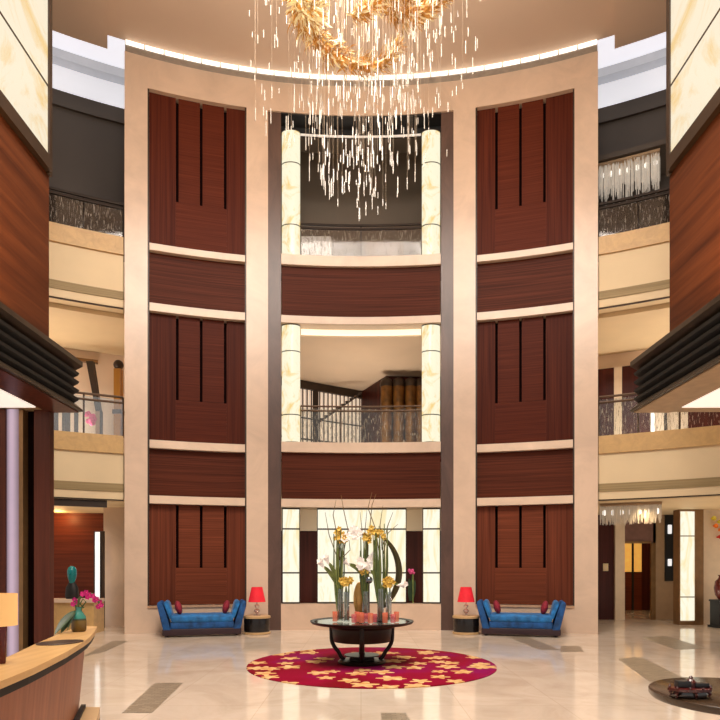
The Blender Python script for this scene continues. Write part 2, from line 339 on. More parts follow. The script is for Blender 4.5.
# ------------------------------------------------------------------ mesh builder
class MB:
    def __init__(s): s.v = []; s.f = []; s.fm = []
    def _add(s, vs, fs, mi=0):
        o = len(s.v); s.v += [tuple(p) for p in vs]
        for f in fs: s.f.append([o + i for i in f]); s.fm.append(mi)
        return s
    def box(s, x0, x1, y0, y1, z0, z1, mi=0):
        vs = [(x, y, z) for z in (z0, z1) for y in (y0, y1) for x in (x0, x1)]
        return s._add(vs, [(0, 2, 3, 1), (4, 5, 7, 6), (0, 1, 5, 4), (2, 6, 7, 3), (0, 4, 6, 2), (1, 3, 7, 5)], mi)
    def ring(s, a0, a1, r0, r1, z0, z1, n=None, mi=0):
        """solid sector of a drum about the atrium centre"""
        n = n or max(2, int(abs(a1 - a0) / radians(1.2)) + 1)
        vs = []
        for i in range(n + 1):
            a = a0 + (a1 - a0) * i / n
            for r, z in ((r0, z0), (r1, z0), (r1, z1), (r0, z1)):
                x, y = pol(a, r); vs.append((x, y, z))
        fs = []
        for i in range(n):
            b = 4 * i
            for k in range(4):
                fs.append((b + k, b + (k + 1) % 4, b + 4 + (k + 1) % 4, b + 4 + k))
        fs += [(3, 2, 1, 0), (4 * n, 4 * n + 1, 4 * n + 2, 4 * n + 3)]
        return s._add(vs, fs, mi)
    def prism(s, pts, z0, z1, mi=0):
        n = len(pts)
        vs = [(p[0], p[1], z0) for p in pts] + [(p[0], p[1], z1) for p in pts]
        fs = [tuple(range(n))[::-1], tuple(range(n, 2 * n))] + [(i, (i + 1) % n, n + (i + 1) % n, n + i) for i in range(n)]
        return s._add(vs, fs, mi)
    def extrude_profile(s, prof, p0, p1, mi=0):
        """prof: list of (x,z); swept along y from p0 to p1"""
        n = len(prof)
        vs = [(x, p0, z) for x, z in prof] + [(x, p1, z) for x, z in prof]
        fs = [tuple(range(n)), tuple(range(n, 2 * n))[::-1]] + [(i, n + i, n + (i + 1) % n, (i + 1) % n) for i in range(n)]
        return s._add(vs, fs, mi)
    def lathe(s, prof, c=(0, 0, 0), n=32, sx=1.0, sy=1.0, mi=0, cap=True):
        vs = []
        for r, z in prof:
            for i in range(n):
                a = 2 * pi * i / n
                vs.append((c[0] + r * sx * cos(a), c[1] + r * sy * sin(a), c[2] + z))
        fs = []
        for j in range(len(prof) - 1):
            for i in range(n):
                fs.append((j * n + i, j * n + (i + 1) % n, (j + 1) * n + (i + 1) % n, (j + 1) * n + i))
        if cap:
            fs.append(tuple(range(n))[::-1]); k = (len(prof) - 1) * n
            fs.append(tuple(range(k, k + n)))
        return s._add(vs, fs, mi)
    def tube(s, pts, rad, n=8, mi=0, flat=1.0):
        pts = [Vector(p) for p in pts]
        if not isinstance(rad, (list, tuple)): rad = [rad] * len(pts)
        vs = []; up = None
        for i, p in enumerate(pts):
            t = (pts[min(i + 1, len(pts) - 1)] - pts[max(i - 1, 0)])
            if t.length < 1e-9: t = Vector((0, 0, 1))
            t.normalize()
            if up is None:
                up = Vector((1, 0, 0)) if abs(t.x) < 0.9 else Vector((0, 1, 0))
            a = (up - t * up.dot(t))
            if a.length < 1e-6: a = t.orthogonal()
            a.normalize(); b = t.cross(a); up = a
            for k in range(n):
                w = 2 * pi * k / n
                vs.append(p + a * (cos(w) * rad[i]) + b * (sin(w) * rad[i] * flat))
        fs = []
        for j in range(len(pts) - 1):
            for k in range(n):
                fs.append((j * n + k, j * n + (k + 1) % n, (j + 1) * n + (k + 1) % n, (j + 1) * n + k))
        fs.append(tuple(range(n))[::-1]); q = (len(pts) - 1) * n; fs.append(tuple(range(q, q + n)))
        return s._add(vs, fs, mi)
    def ball(s, c, r, n=12, sx=1, sy=1, sz=1, mi=0):
        prof = []
        m = max(5, n // 2 + 1)
        for j in range(m + 1):
            t = -pi / 2 + pi * j / m
            prof.append((max(1e-4, r * cos(t)), r * sin(t) * sz))
        return s.lathe(prof, c, n, sx, sy, mi)
    def leaf(s, base, tip, width, bend=(0, 0, 0), mi=0, n=5, across=None):
        base = Vector(base); tip = Vector(tip); bend = Vector(bend)
        d = (tip - base)
        ac = Vector(across) if across else d.cross(Vector((0, 1, 0.3)))
        if ac.length < 1e-6: ac = Vector((1, 0, 0))
        ac.normalize()
        vs = []
        for i in range(n + 1):
            t = i / n
            p = base + d * t + bend * (4 * t * (1 - t))
            w = width * 0.5 * (sin(pi * min(1, t * 0.92 + 0.06)) ** 0.7)
            q = bend.normalized() * w * 0.3 if bend.length > 0 else Vector((0, 0, 0))
            vs += [p - ac * w + q, p - q * 0.2, p + ac * w + q]
        fs = []
        for i in range(n):
            for k in range(2):
                fs.append((3 * i + k, 3 * i + k + 1, 3 * i + 4 + k, 3 * i + 3 + k))
        return s._add(vs, fs, mi)
    def rbox(s, x0, x1, y0, y1, z0, z1, r, seg=3, mi=0):
        """box with all edges rounded"""
        bm = bmesh.new()
        bmesh.ops.create_cube(bm, size=1.0)
        for v in bm.verts:
            v.co.x = x0 + (v.co.x + 0.5) * (x1 - x0); v.co.y = y0 + (v.co.y + 0.5) * (y1 - y0); v.co.z = z0 + (v.co.z + 0.5) * (z1 - z0)
        bmesh.ops.bevel(bm, geom=list(bm.edges), offset=r, segments=seg, profile=0.5, affect='EDGES')
        bm.verts.index_update()
        vs = [tuple(v.co) for v in bm.verts]; fs = [[v.index for v in f.verts] for f in bm.faces]
        bm.free()
        return s._add(vs, fs, mi)
    def xform(s, mat):
        s.v = [tuple(mat @ Vector(p)) for p in s.v]; return s
    def build(s, name, mats, parent=None, local=False, smooth=True, bevel=0.0):
        if not isinstance(mats, (list, tuple)): mats = [mats]
        off = Vector((0, 0, 0))
        if parent is not None and not local:
            q = parent
            while q is not None: off += q.location; q = q.parent
        me = bpy.data.meshes.new(name)
        me.from_pydata([tuple(Vector(p) - off) for p in s.v], [], s.f)
        for m in mats: me.materials.append(m)
        me.polygons.foreach_set('material_index', s.fm)
        bm = bmesh.new(); bm.from_mesh(me)
        bmesh.ops.recalc_face_normals(bm, faces=bm.faces)
        if bevel:
            es = [e for e in bm.edges if len(e.link_faces) == 2 and e.calc_face_angle(0) > 0.6]
            bmesh.ops.bevel(bm, geom=es, offset=bevel, segments=2, profile=0.5, affect='EDGES', clamp_overlap=True)
        bm.to_mesh(me); bm.free()
        if smooth:
            me.polygons.foreach_set('use_smooth', [True] * len(me.polygons))
            me.set_sharp_from_angle(angle=radians(38))
        me.update()
        o = bpy.data.objects.new(name, me); COL.objects.link(o)
        if parent is not None: o.parent = parent
        return o

def struct(name, mb, mat, **kw):
    o = mb.build(name, mat, **kw); o['kind'] = 'structure'; return o
def tag(o, label, cat, group=None, kind=None):
    o['label'] = label; o['category'] = cat
    if group: o['group'] = group
    if kind: o['kind'] = kind
    return o
def thing(name, label, cat, loc=(0, 0, 0), rz=0.0, group=None):
    o = bpy.data.objects.new(name, None); COL.objects.link(o)
    o.location = loc; o.rotation_euler = (0, 0, rz); o.empty_display_size = 0.2
    return tag(o, label, cat, group)

# ------------------------------------------------------------------ floor and ceiling
struct('floor', MB().box(-26, 26, -9, 30, -0.2, 0.0), M['floor'], smooth=False)
def inlay(pts):
    p = [floor_pt(*q) for q in pts]
    o = struct('floor_inlay', MB().prism(p, 0.0005, 0.003), M['mosaic'], smooth=False)
inlay([(122, 713), (152, 713), (183, 683), (155, 683)])
inlay([(650, 682), (684, 678), (640, 657), (618, 659)])
inlay([(679, 650), (706, 648), (665, 636), (641, 638)])
inlay([(540, 650), (560, 650), (528, 637), (508, 637)])
inlay([(382, 724), (412, 724), (406, 713), (381, 713)])
inlay([(82, 657), (104, 652), (128, 641), (112, 641)])
inlay([(560, 652), (584, 652), (580, 646), (561, 646)])

AP = ang(125, 16.15)           # outer edge of the left stone pier
SL = radians(22.7)             # radial slit in the ceiling
sides = MB()
sides.ring(SL, 2 * pi - SL, 0.02, 16.2, 14.45, 14.9, n=120)
SI = abs(AP)
struct('ceiling', sides, M['ceiling'])
struct('ceiling', MB().ring(-SI, SI, 0.02, 16.7, 14.67, 14.9, n=40).ring(SI, SL, 0.02, 16.05, 14.67, 14.9).ring(-SL, -SI, 0.02, 16.05, 14.67, 14.9), M['ceiling'])
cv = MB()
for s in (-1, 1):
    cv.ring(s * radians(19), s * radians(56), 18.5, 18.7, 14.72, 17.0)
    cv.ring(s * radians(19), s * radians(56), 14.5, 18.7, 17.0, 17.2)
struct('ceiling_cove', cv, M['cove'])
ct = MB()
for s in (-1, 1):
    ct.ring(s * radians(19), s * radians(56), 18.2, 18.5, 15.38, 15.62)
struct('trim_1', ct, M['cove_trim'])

# ------------------------------------------------------------------ the curved stone wall
R0, R1 = 16.15, 16.65
def A(px, r=R0): return ang(px, r)
w = MB()
edges = [(124.5, 147.5), (246.5, 268.0), (453.5, 475.5), (574.5, 598.0)]
for a, b in edges: w.ring(A(a), A(b), R0, R1, 0, 14.49)
w.ring(A(147.5), A(246.5), R0, R1, 13.72, 14.49); w.ring(A(475.5), A(574.5), R0, R1, 13.72, 14.49)
w.ring(A(268), A(453.5), R0, R1, 13.72, 14.49)
w.ring(A(147.5), A(246.5), R0, R1, 0, 0.70); w.ring(A(475.5), A(574.5), R0, R1, 0, 0.70)
w.ring(A(281), A(441), R0 + 0.02, R1, 0, 0.69)
struct('wall_back', w, M['stone'])
bk = MB()
bk.ring(A(147.5), A(246.5), 16.45, 16.65, 0.70, 13.72); bk.ring(A(475.5), A(574.5), 16.45, 16.65, 0.70, 13.72)
struct('wall_backing', bk, M['groove'])
jm = MB()
jm.ring(A(268), A(281), R0 + 0.05, R1, 0, 13.72); jm.ring(A(441), A(453.5), R0 + 0.05, R1, 0, 13.72)
struct('trim_2', jm, M['jamb'])
# shadow lines at the inner edges of the stone frame and a bronze bead under the panels
bd = MB()
for a, b in ((147.5, 246.5), (475.5, 574.5)):
    for e, s in ((a, 1), (b, -1)):
        bd.ring(A(e), A(e + s * 1.6), R0 + 0.02, R0 + 0.30, 0.70, 13.72, n=1)
struct('trim_3', bd, M['frame_dark'])
bb = MB()
for a, b in ((147.5, 246.5), (475.5, 574.5)): bb.ring(A(a), A(b), R0 - 0.03, R0 + 0.1, 0.64, 0.70)
struct('trim_41', bb, M['bead'])

# cornice light
cl = thing('cornice_light', 'long curved white light strip on the cornice above the stone wall', 'cornice light', (0, 16, 14.49))
MB().ring(AP, A(597.5), 15.98, 16.62, 14.49, 14.52, n=60).build('housing', M['grey_lip'], cl)
a0, a1 = AP, A(597.5); ns = 26
for i in range(ns):
    u0 = a0 + (a1 - a0) * (i + 0.03) / ns; u1 = a0 + (a1 - a0) * (i + 0.97) / ns
    MB().ring(u0, u1, 16.0, 16.10, 14.52, 14.66, n=3).build('diffuser', M['led'], cl)

# ledges of pale marble between the storeys
k = 4
for z0, z1, zc0, zc1 in ((9.66, 9.83, 9.68, 9.95), (8.13, 8.33, 8.14, 8.33), (4.68, 4.88, 4.72, 4.99), (3.28, 3.48, 3.27, 3.48)):
    L = MB()
    L.ring(A(149.5), A(245), R0 - 0.02, 16.45, z0, z1); L.ring(A(477), A(573), R0 - 0.02, 16.45, z0, z1)
    struct('trim_%d' % k, L, M['stone_lip']); k += 1
    struct('trim_%d' % k, MB().ring(A(281.3), A(440.7), R0 - 0.03, 16.62, zc0, zc1), M['stone_lip']); k += 1

# wood panels with three slots
storeys = [(0.70, 3.28, 1.66, 'ground storey'), (4.88, 8.13, 5.97, 'middle storey'), (9.83, 13.72, 11.06, 'top storey')]
RW = 16.27
where = {('l', 0): 'left of the central niche, behind the left blue daybed', ('l', 1): 'left of the central niche, on the middle storey', ('l', 2): 'left of the central niche, on the top storey',
         ('r', 0): 'right of the central niche, behind the right blue daybed', ('r', 1): 'right of the central niche, on the middle storey', ('r', 2): 'right of the central niche, on the top storey'}
for side, e0, e1, slots in (('l', 149.2, 245.0, (177.3, 201.2, 225.3)), ('r', 477.2, 573.0, (496.5, 520.5, 544.5))):
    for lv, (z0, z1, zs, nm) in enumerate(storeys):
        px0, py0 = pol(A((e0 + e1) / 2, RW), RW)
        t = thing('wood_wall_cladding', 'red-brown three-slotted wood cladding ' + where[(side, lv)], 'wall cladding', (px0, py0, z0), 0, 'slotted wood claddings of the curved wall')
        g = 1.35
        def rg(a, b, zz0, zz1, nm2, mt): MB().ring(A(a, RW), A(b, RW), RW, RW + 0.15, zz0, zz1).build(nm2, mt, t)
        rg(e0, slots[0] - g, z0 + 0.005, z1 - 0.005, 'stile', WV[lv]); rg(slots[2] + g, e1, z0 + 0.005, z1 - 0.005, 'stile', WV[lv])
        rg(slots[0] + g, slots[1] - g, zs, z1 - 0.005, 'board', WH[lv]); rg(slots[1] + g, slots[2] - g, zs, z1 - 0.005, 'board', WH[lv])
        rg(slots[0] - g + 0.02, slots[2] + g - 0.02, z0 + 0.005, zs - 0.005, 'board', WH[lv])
# spandrel panels
for side, e0, e1, wd in (('l', 149.2, 245.0, 'left of the central niche'), ('c', 281.6, 440.4, 'across the central niche'), ('r', 477.2, 573.0, 'right of the central niche')):
    for z0, z1, nm in ((3.485, 4.675, 'lower'), (8.335, 9.655, 'upper')):
        if side == 'c': z1 = {4.675: 4.715}.get(z1, 9.675)
        o = MB().ring(A(e0, RW), A(e1, RW), RW - 0.05 if side == 'c' else RW, RW + 0.15, z0, z1).build('wood_spandrel', M['spandrel'])
        tag(o, 'plain red-brown wood band between pale ledges, %s band, %s' % (nm, wd), 'wood band', 'plain wood bands of the curved wall')

# ------------------------------------------------------------------ floors behind the wall, balcony fronts
CA = radians(54)
sl = MB()
sl.ring(-CA, CA, 16.7, 22.5, 3.35, 4.55, n=60)
struct('floor_upper', sl, M['cream'])
sl = MB()
sl.ring(-CA, CA, 16.7, 22.5, 8.05, 9.5, n=60)
struct('floor_upper', sl, M['cream'])
for s, sd in ((-1, 'left'), (1, 'right')):
    i0, i1 = s * abs(A(123.5)), s * CA
    for zt, zb in ((9.90, 8.13), (4.94, 3.33)):
        h = zt - zb
        struct('trim_%d' % k, MB().ring(i0, i1, 16.22, 16.68, zt - 0.44, zt), M['tan']); k += 1
        struct('trim_%d' % k, MB().ring(i0, i1, 16.27, 16.68, zb + 0.42, zt - 0.44), M['cream']); k += 1
        struct('trim_%d' % k, MB().ring(i0, i1, 16.25, 16.68, zb + 0.22, zb + 0.42), M['stripe']); k += 1
        struct('trim_%d' % k, MB().ring(i0, i1, 16.27, 16.68, zb + 0.03, zb + 0.22), M['cream']); k += 1
        struct('trim_%d' % k, MB().ring(i0, i1, 16.29, 16.33, zb, zb + 0.03), M['line']); k += 1
# back walls of the corridors
b0, b1 = radians(17.5), CA
for s, sd in ((-1, 'left'), (1, 'right')):
    struct('wall_' + sd, MB().ring(s * b0, s * b1, 18.5, 18.7, 9.5, 14.72), M['corr_dark'])
    struct('trim_%d' % k, MB().ring(s * b0, s * b1, 18.42, 18.5, 14.25, 14.42), M['corr_dark']); k += 1
    struct('wall_' + sd, MB().ring(s * b0, s * b1, 19.6, 19.8, 4.55, 8.05), M['corr_warm'])
    struct('wall_' + sd, MB().ring(s * radians(17.3), s * radians(17.9), 16.66, 21.5, 4.55, 8.05, n=1), M['corr_warm'])
    struct('wall_' + sd, MB().ring(s * radians(16.9), s * radians(17.4), 16.66, 20.5, 9.5, 14.67, n=1), M['corr_dark'])

# ------------------------------------------------------------------ central niche, top storey
struct('wall_back', MB().ring(-radians(17), radians(17), 19.3, 19.5, 9.5, 14.86).ring(-radians(17.4), radians(17.4), 16.66, 19.5, 14.86, 14.95), M['niche_wall'])
struct('trim_40', MB().ring(A(281), A(441), R0 + 0.03, 16.65, 13.68, 13.72), M['black'])
struct('trim_%d' % k, MB().ring(A(281), A(441), 16.62, 16.72, 13.49, 14.86), M['black']); k += 1
struct('trim_%d' % k, MB().ring(A(300), A(421), 16.58, 16.62, 13.45, 13.49), M['led_line']); k += 1

def onyx_column(px, z0, z1, joints, label):
    r = 16.33
    a = A(px, r); x, y = pol(a, r)
    t = thing('onyx_light_column', label, 'light column', (x, y, z0), 0, 'backlit onyx columns in the central niche')
    zs = [z0] + list(joints) + [z1]
    for i in range(len(zs) - 1):
        MB().lathe([(0.245, zs[i] + 0.012), (0.245, zs[i + 1] - 0.012)], (x, y, 0), 32, 1.0, 0.6).build('onyx_block', M['onyx'], t)
    for zj in [z0 + 0.006] + list(joints) + [z1 - 0.006]:
        MB().lathe([(0.25, zj - 0.012), (0.25, zj + 0.012)], (x, y, 0), 32, 1.0, 0.6).build('joint_band', M['frame_dark'], t)
    # dark side fillet that frames the column
for px, sd in ((291, 'left'), (431, 'right')):
    onyx_column(px, 9.955, 13.3, (10.78, 12.43), 'tall glowing yellow onyx column at the %s side of the top balcony opening' % sd)
    onyx_column(px, 4.995, 8.13, (5.73, 7.42), 'glowing yellow onyx column at the %s side of the middle balcony opening' % sd)

def balustrade(a0, a1, r, z0, zr, label, glassmat, railmat, rails=(0.0,), posts=2, rw=0.03):
    am = (a0 + a1) / 2; x, y = pol(am, r)
    t = thing('glass_balustrade', label, 'balustrade', (x, y, z0), 0, 'glass balustrades of the upper storeys')
    m = posts
    for i in range(m):
        u0 = a0 + (a1 - a0) * i / m; u1 = a0 + (a1 - a0) * (i + 1) / m
        MB().ring(u0 + 0.0006, u1 - 0.0006, r, r + 0.015, z0, zr - 0.06).build('glass_pane', glassmat, t)
    for dz in rails:
        n = 24
        pts = [pol(a0 + (a1 - a0) * i / n, r) + (zr + dz,) for i in range(n + 1)]
        MB().tube(pts, rw, 8).build('handrail', railmat, t)
    for i in range(m + 1):
        a = a0 + (a1 - a0) * i / m
        px_, py_ = pol(a, r + 0.03)
        MB().box(px_ - 0.02, px_ + 0.02, py_ - 0.015, py_ + 0.015, z0, zr).build('post', railmat, t)
balustrade(A(300.5, 16.5), A(421.5, 16.5), 16.45, 9.95, 10.95, 'rain-etched glass balustrade with dark rail in the top niche opening', M['etched_dark'], M['rail_dark'], (0.0, -0.10), 2, 0.035)
balustrade(A(300.5, 16.5), A(421.5, 16.5), 16.45, 4.99, 6.03, 'rain-etched glass balustrade with twin bronze rails in the middle niche opening', M['etched'], M['rail'], (0.0, -0.12), 3, 0.025)
balustrade(-CA + 0.02, A(123), 16.4, 9.90, 10.80, 'etched glass balustrade with dark rail on the top balcony, left of the stone wall', M['etched_dark'], M['rail_dark'], (0.0, -0.10), 10, 0.04)
balustrade(A(599), CA - 0.02, 16.4, 9.90, 10.80, 'etched glass balustrade with dark rail on the top balcony, right of the stone wall', M['etched_dark'], M['rail_dark'], (0.0, -0.10), 10, 0.04)
balustrade(-CA + 0.02, A(123), 16.4, 4.94, 5.95, 'clear glass balustrade on the middle balcony, left of the stone wall', M['glass'], M['rail'], (0.0, -0.14), 10, 0.03)
balustrade(A(599), CA - 0.02, 16.4, 4.94, 5.95, 'etched glass balustrade on the middle balcony, right of the stone wall', M['etched'], M['rail'], (0.0, -0.14), 10, 0.03)

# things seen through the top balustrade
d = 18.0
tag(MB().box(X_at(296, d), X_at(331, d), d, d + 0.3, 9.5, Z_at(236, d)).build('white_cabinet', M['white_glow'], bevel=0.02), 'low white lit cabinet behind the top balustrade of the niche', 'cabinet')
tag(MB().rbox(X_at(364, d), X_at(404, d), d, d + 0.3, 9.5, Z_at(240, d), 0.08).build('pale_glow_block', M['brown_wall']), 'pale block for the whitish glow behind the right pane of the top niche balustrade', 'glow block')  # solid block set in place of a soft glow

# ------------------------------------------------------------------ central niche, middle storey
struct('ceiling', MB().ring(-radians(17.2), radians(17.2), 16.66, 22.4, 8.0, 8.04), M['corr_warm'])
o = MB().ring(A(301), A(421), 16.5, 16.62, 8.02, 8.13).build('cornice_light', M['led_soft'])
tag(o, 'glowing cream light strip over the middle balcony opening of the niche', 'cornice light')
# window wall with thin muntins, running slightly away to the corner at picture centre
pA = Vector((X_at(278, 19.9), 19.9, 0)); pB = Vector((X_at(361, 21.6), 21.6, 0)); pC = Vector((X_at(386, 19.8), 19.8, 0)); pD = Vector((X_at(470, 19.9), 19.9, 0))
def wall_seg(mb, a, b, z0, z1, th=0.1, mi=0):
    dd = (b - a); nrm = Vector((-dd.y, dd.x, 0)).normalized() * th
    mb.prism([(a.x, a.y), (b.x, b.y), (b.x + nrm.x, b.y + nrm.y), (a.x + nrm.x, a.y + nrm.y)], z0, z1, mi)
win = struct('window_1', wall_seg and (lambda m_: (wall_seg(m_, pA, pB, 4.55, 7.98, 0.1), m_)[1])(MB()), M['pane_white'], smooth=False)
fr = MB()
dv = (pB - pA)
nm_ = Vector((dv.y, -dv.x, 0)).normalized()
for i in range(20):
    u = (i + 0.5) / 20; p = pA + dv * u + nm_ * 0.05
    wd = 0.10 if i in (8, ) else 0.02
    fr.prism([(p.x - wd, p.y - 0.03), (p.x + wd, p.y - 0.03), (p.x + wd, p.y + 0.03), (p.x - wd, p.y + 0.03)], 4.56, 7.75)
for z0, z1 in ((6.72, 6.76), (6.0, 6.05), (5.2, 5.25)):
    wall_seg(fr, pA + nm_ * 0.06, pB + nm_ * 0.06, z0, z1, 0.03)
wall_seg(fr, pA + nm_ * 0.12, pB + nm_ * 0.12, 7.72, 7.98, 0.1)
fo = struct('window_1_frame', fr, M['frame_dark'], smooth=False)
# diagonal stair seen against the window
st = MB(); dd = 20.2
def sp(px, py): return (X_at(px, dd), Z_at(py, dd))
n = 11
low = [sp(316, 425), sp(362, 393.5)]
upp = []
for i in range(n):
    u0 = i / n; u1 = (i + 1) / n
    xa = low[0][0] + (low[1][0] - low[0][0]) * u0; xb = low[0][0] + (low[1][0] - low[0][0]) * u1
    za = low[0][1] + (low[1][1] - low[0][1]) * u1 + 0.03
    upp += [(xa, za), (xb, za)]
st.extrude_profile(low + upp[::-1], dd - 0.05, dd + 0.05)
tag(st.build('staircase', M['frame_dark'], smooth=False), 'dark diagonal staircase rising before the backlit window grid', 'staircase')
mw = MB(); wall_seg(mw, pB, pC, 4.55, 7.98, 0.1); wall_seg(mw, pC, pD, 4.55, 7.98, 0.1)
struct('wall_inner', mw, M['maroon'], smooth=False)
ords = ['first', 'second', 'third', 'fourth']
for i, px in enumerate((386.5, 398.5, 410.5, 421)):
    dd = 19.4; x = X_at(px, dd)
    t = thing('gold_column', 'tall round golden column in the middle opening, %s from the window grid' % ords[i], 'column', (x, dd, 4.55), 0, 'golden columns in the middle opening')
    MB().lathe([(0.19, 4.56), (0.19, 7.5)], (x, dd, 0), 20).build('shaft', M['gold_column'], t)
    MB().lathe([(0.19, 7.5), (0.215, 7.54), (0.215, 7.62), (0.16, 7.74), (0.05, 7.8)], (x, dd, 0), 20).build('capital', M['frame_dark'], t)

# ------------------------------------------------------------------ central niche, ground storey
struct('wall_back', MB().ring(A(281), A(441), 17.6, 17.8, 0, 3.35), M['maroon'])
struct('trim_%d' % k, MB().ring(A(281), A(441), 17.5, 17.6, 2.72, 3.34), M['corr_warm']); k += 1
def onyx_panel(p0, p1, label):
    r = 16.36
    x, y = pol(A((p0 + p1) / 2, r), r)
    t = thing('onyx_lightbox', label, 'lightbox', (x, y, 0.69), 0, 'backlit onyx walls of the ground niche')
    zs = [0.70, 1.52, 2.70, 3.26]
    for i in range(3):
        MB().ring(A(p0 + 0.8, r), A(p1 - 0.8, r), r + 0.02, r + 0.12, zs[i] + 0.02, zs[i + 1] - 0.02).build('onyx_pane', M['onyx_wall'], t)
    f = MB()
    f.ring(A(p0, r), A(p0 + 0.8, r), r, r + 0.14, 0.695, 3.265, n=1); f.ring(A(p1 - 0.8, r), A(p1, r), r, r + 0.14, 0.695, 3.265, n=1)
    for z in (0.715, 1.52, 2.70, 3.245): f.ring(A(p0 + 0.8, r), A(p1 - 0.8, r), r, r + 0.14, z - 0.02, z + 0.02)
    f.build('frame', M['frame_dark'], t)
onyx_panel(282, 300, 'narrow glowing onyx lightbox at the left end of the ground niche')
onyx_panel(317, 406.5, 'wide glowing onyx lightbox behind the flower table')
onyx_panel(422.5, 440.5, 'narrow glowing onyx lightbox at the right end of the ground niche')
# glazing of the two gaps
d = 17.3
tag(MB().leaf((X_at(410, d), d, 0.7), (X_at(409, d), d, 1.35), 0.10).leaf((X_at(412, d), d, 0.7), (X_at(415, d), d, 1.3), 0.12).leaf((X_at(411, d), d, 0.7), (X_at(412, d), d, 1.45), 0.10).build('potted_plant', M['leaf']), 'small green plant in the dark gap right of the wide onyx', 'plant')
d = 17.0
t = thing('pink_bouquet', 'small pink bouquet in the dark gap right of the wide onyx', 'flowers', (X_at(413, d), d, 0.7))
m = MB()
for i in range(9): m.ball((X_at(409 + random.random() * 8, d), d + random.uniform(-.05, .05), Z_at(570 + random.random() * 3, d)), 0.045, 8)
m.build('blossom', M['pink'], t)
MB().tube([(X_at(413, d), d, 0.01), (X_at(413, d), d, Z_at(572, d))], 0.02, 6).build('stem', M['stem'], t)

# ------------------------------------------------------------------ side bays with onyx, wood and canopy
for s, sd in ((-1, 'left'), (1, 'right')):
    xi = s * (5.46 if s < 0 else 5.40); xo = s * 9.5
    lo, hi = min(xi, xo), max(xi, xo)
    YF = 10.5; YN = 3.0
    struct('wall_' + sd, MB().box(lo, hi, YN, YF, 4.5, 14.45), M['bay_wood'], smooth=False)
    # onyx face
    t = thing('onyx_wall_lightbox', 'large cream backlit onyx wall high on the %s bay' % sd, 'lightbox', (xi, 8, 8.75), 0, 'onyx walls of the side bays')
    def bx(m, x0, x1, y0, y1, z0, z1): m.box(min(x0, x1), max(x0, x1), y0, y1, z0, z1)
    for z0, z1 in ((8.76, 9.99), (10.03, 12.4), (12.44, 14.4)):
        for y0, y1 in ((YN, 6.6), (6.64, YF - 0.10)):
            m = MB(); bx(m, xi - s * 0.03, xi, y0, y1, z0, z1); m.build('onyx_pane', M['onyx_bay'], t, smooth=False)
    m = MB()
    for z0, z1 in ((9.99, 10.03), (12.40, 12.44)): bx(m, xi - s * 0.035, xi, YN, YF - 0.1, z0, z1)
    bx(m, xi - s * 0.06, xi, YF - 0.10, YF, 8.5, 14.45)
    m.build('frame', M['frame_dark'], t, smooth=False)
    m = MB(); bx(m, xi - s * 0.10, xi, YN, YF - 0.1, 8.52, 8.76)
    m.build('ledge', M['frame_dark'], t, smooth=False)
    # canopy
    c = thing('louvred_canopy', 'dark louvred metal canopy projecting from the %s bay' % sd, 'canopy', (s * 4.9, 8, 4.4), 0, 'louvred canopies of the side bays')
    xe = s * (4.87 if s < 0 else 4.71)
    pr = [(xe, 5.17), (xe, 5.25), (xi, 5.25), (xi, 5.13), (xe + s * 0.14, 5.10)]
    MB().extrude_profile(pr, YN, YF).build('top_lip', M['canopy_lip'], c, smooth=False)
    pr = [(xe, 4.38), (xe, 4.42), (xe + s * 0.12, 4.52), (xi, 4.52), (xi, 4.38)]
    MB().extrude_profile(pr, YN, YF).build('bottom_lip', M['canopy_lip'], c, smooth=False)
    m = MB(); bx(m, xe + s * 0.06, xi, YN, YF - 0.02, 4.362, 4.38); m.build('soffit', M['soffit'] if s > 0 else M['pillar_wood'], c, smooth=False)
    for i in range(4):
        z = 4.52 + i * 0.147
        pr = [(xe + s * 0.17, z), (xe + s * 0.07, z + 0.05), (xe + s * 0.05, z + 0.09), (xe + s * 0.10, z + 0.115), (xe + s * 0.17, z + 0.115)]
        MB().extrude_profile(pr, YN, YF - 0.02).build('louver', M['canopy'], c, smooth=False)
    m = MB(); bx(m, xe + s * 0.17, xi, YN, YF - 0.05, 4.52, 5.12); m.build('core', M['black'], c, smooth=False)
    m = MB(); bx(m, xi, xo, YN, YF, 4.38, 4.5); st_ = struct('ceiling_soffit', m, M['soffit'], smooth=False)
    m = MB(); bx(m, s * 5.49 if s < 0 else 5.41, s * 8.0, 5.0, 10.12, 4.355, 4.38)
    tag(m.build('ceiling_lightbox', M['diffuser'], smooth=False), 'flat white light set in the soffit under the %s canopy' % sd, 'ceiling light')

# left pillar under the bay: wood strip, dark reveal, lilac lit column
d = 10.35
struct('wall_left', MB().box(X_at(34, d), X_at(49.5, d), d, d + 0.15, 0, 4.38), M['pillar_wood'], smooth=False)
struct('wall_left', MB().box(-9.5, X_at(34, d), d + 0.12, d + 0.3, 0, 4.38), M['groove'], smooth=False)
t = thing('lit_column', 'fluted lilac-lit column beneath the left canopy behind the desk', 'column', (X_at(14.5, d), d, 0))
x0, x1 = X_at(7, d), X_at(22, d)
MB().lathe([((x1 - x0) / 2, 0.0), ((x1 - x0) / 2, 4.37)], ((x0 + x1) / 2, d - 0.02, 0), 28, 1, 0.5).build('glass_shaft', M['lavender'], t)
MB().box(x1 - 0.02, x1 + 0.05, d - 0.06, d + 0.1, 0, 4.37).build('side_strip', M['bronze'], t, smooth=False)
MB().box(x0 - 0.14, x0 + 0.03, d - 0.1, d + 0.1, 0, 4.37).build('side_strip', M['pillar_wood'], t, smooth=False)

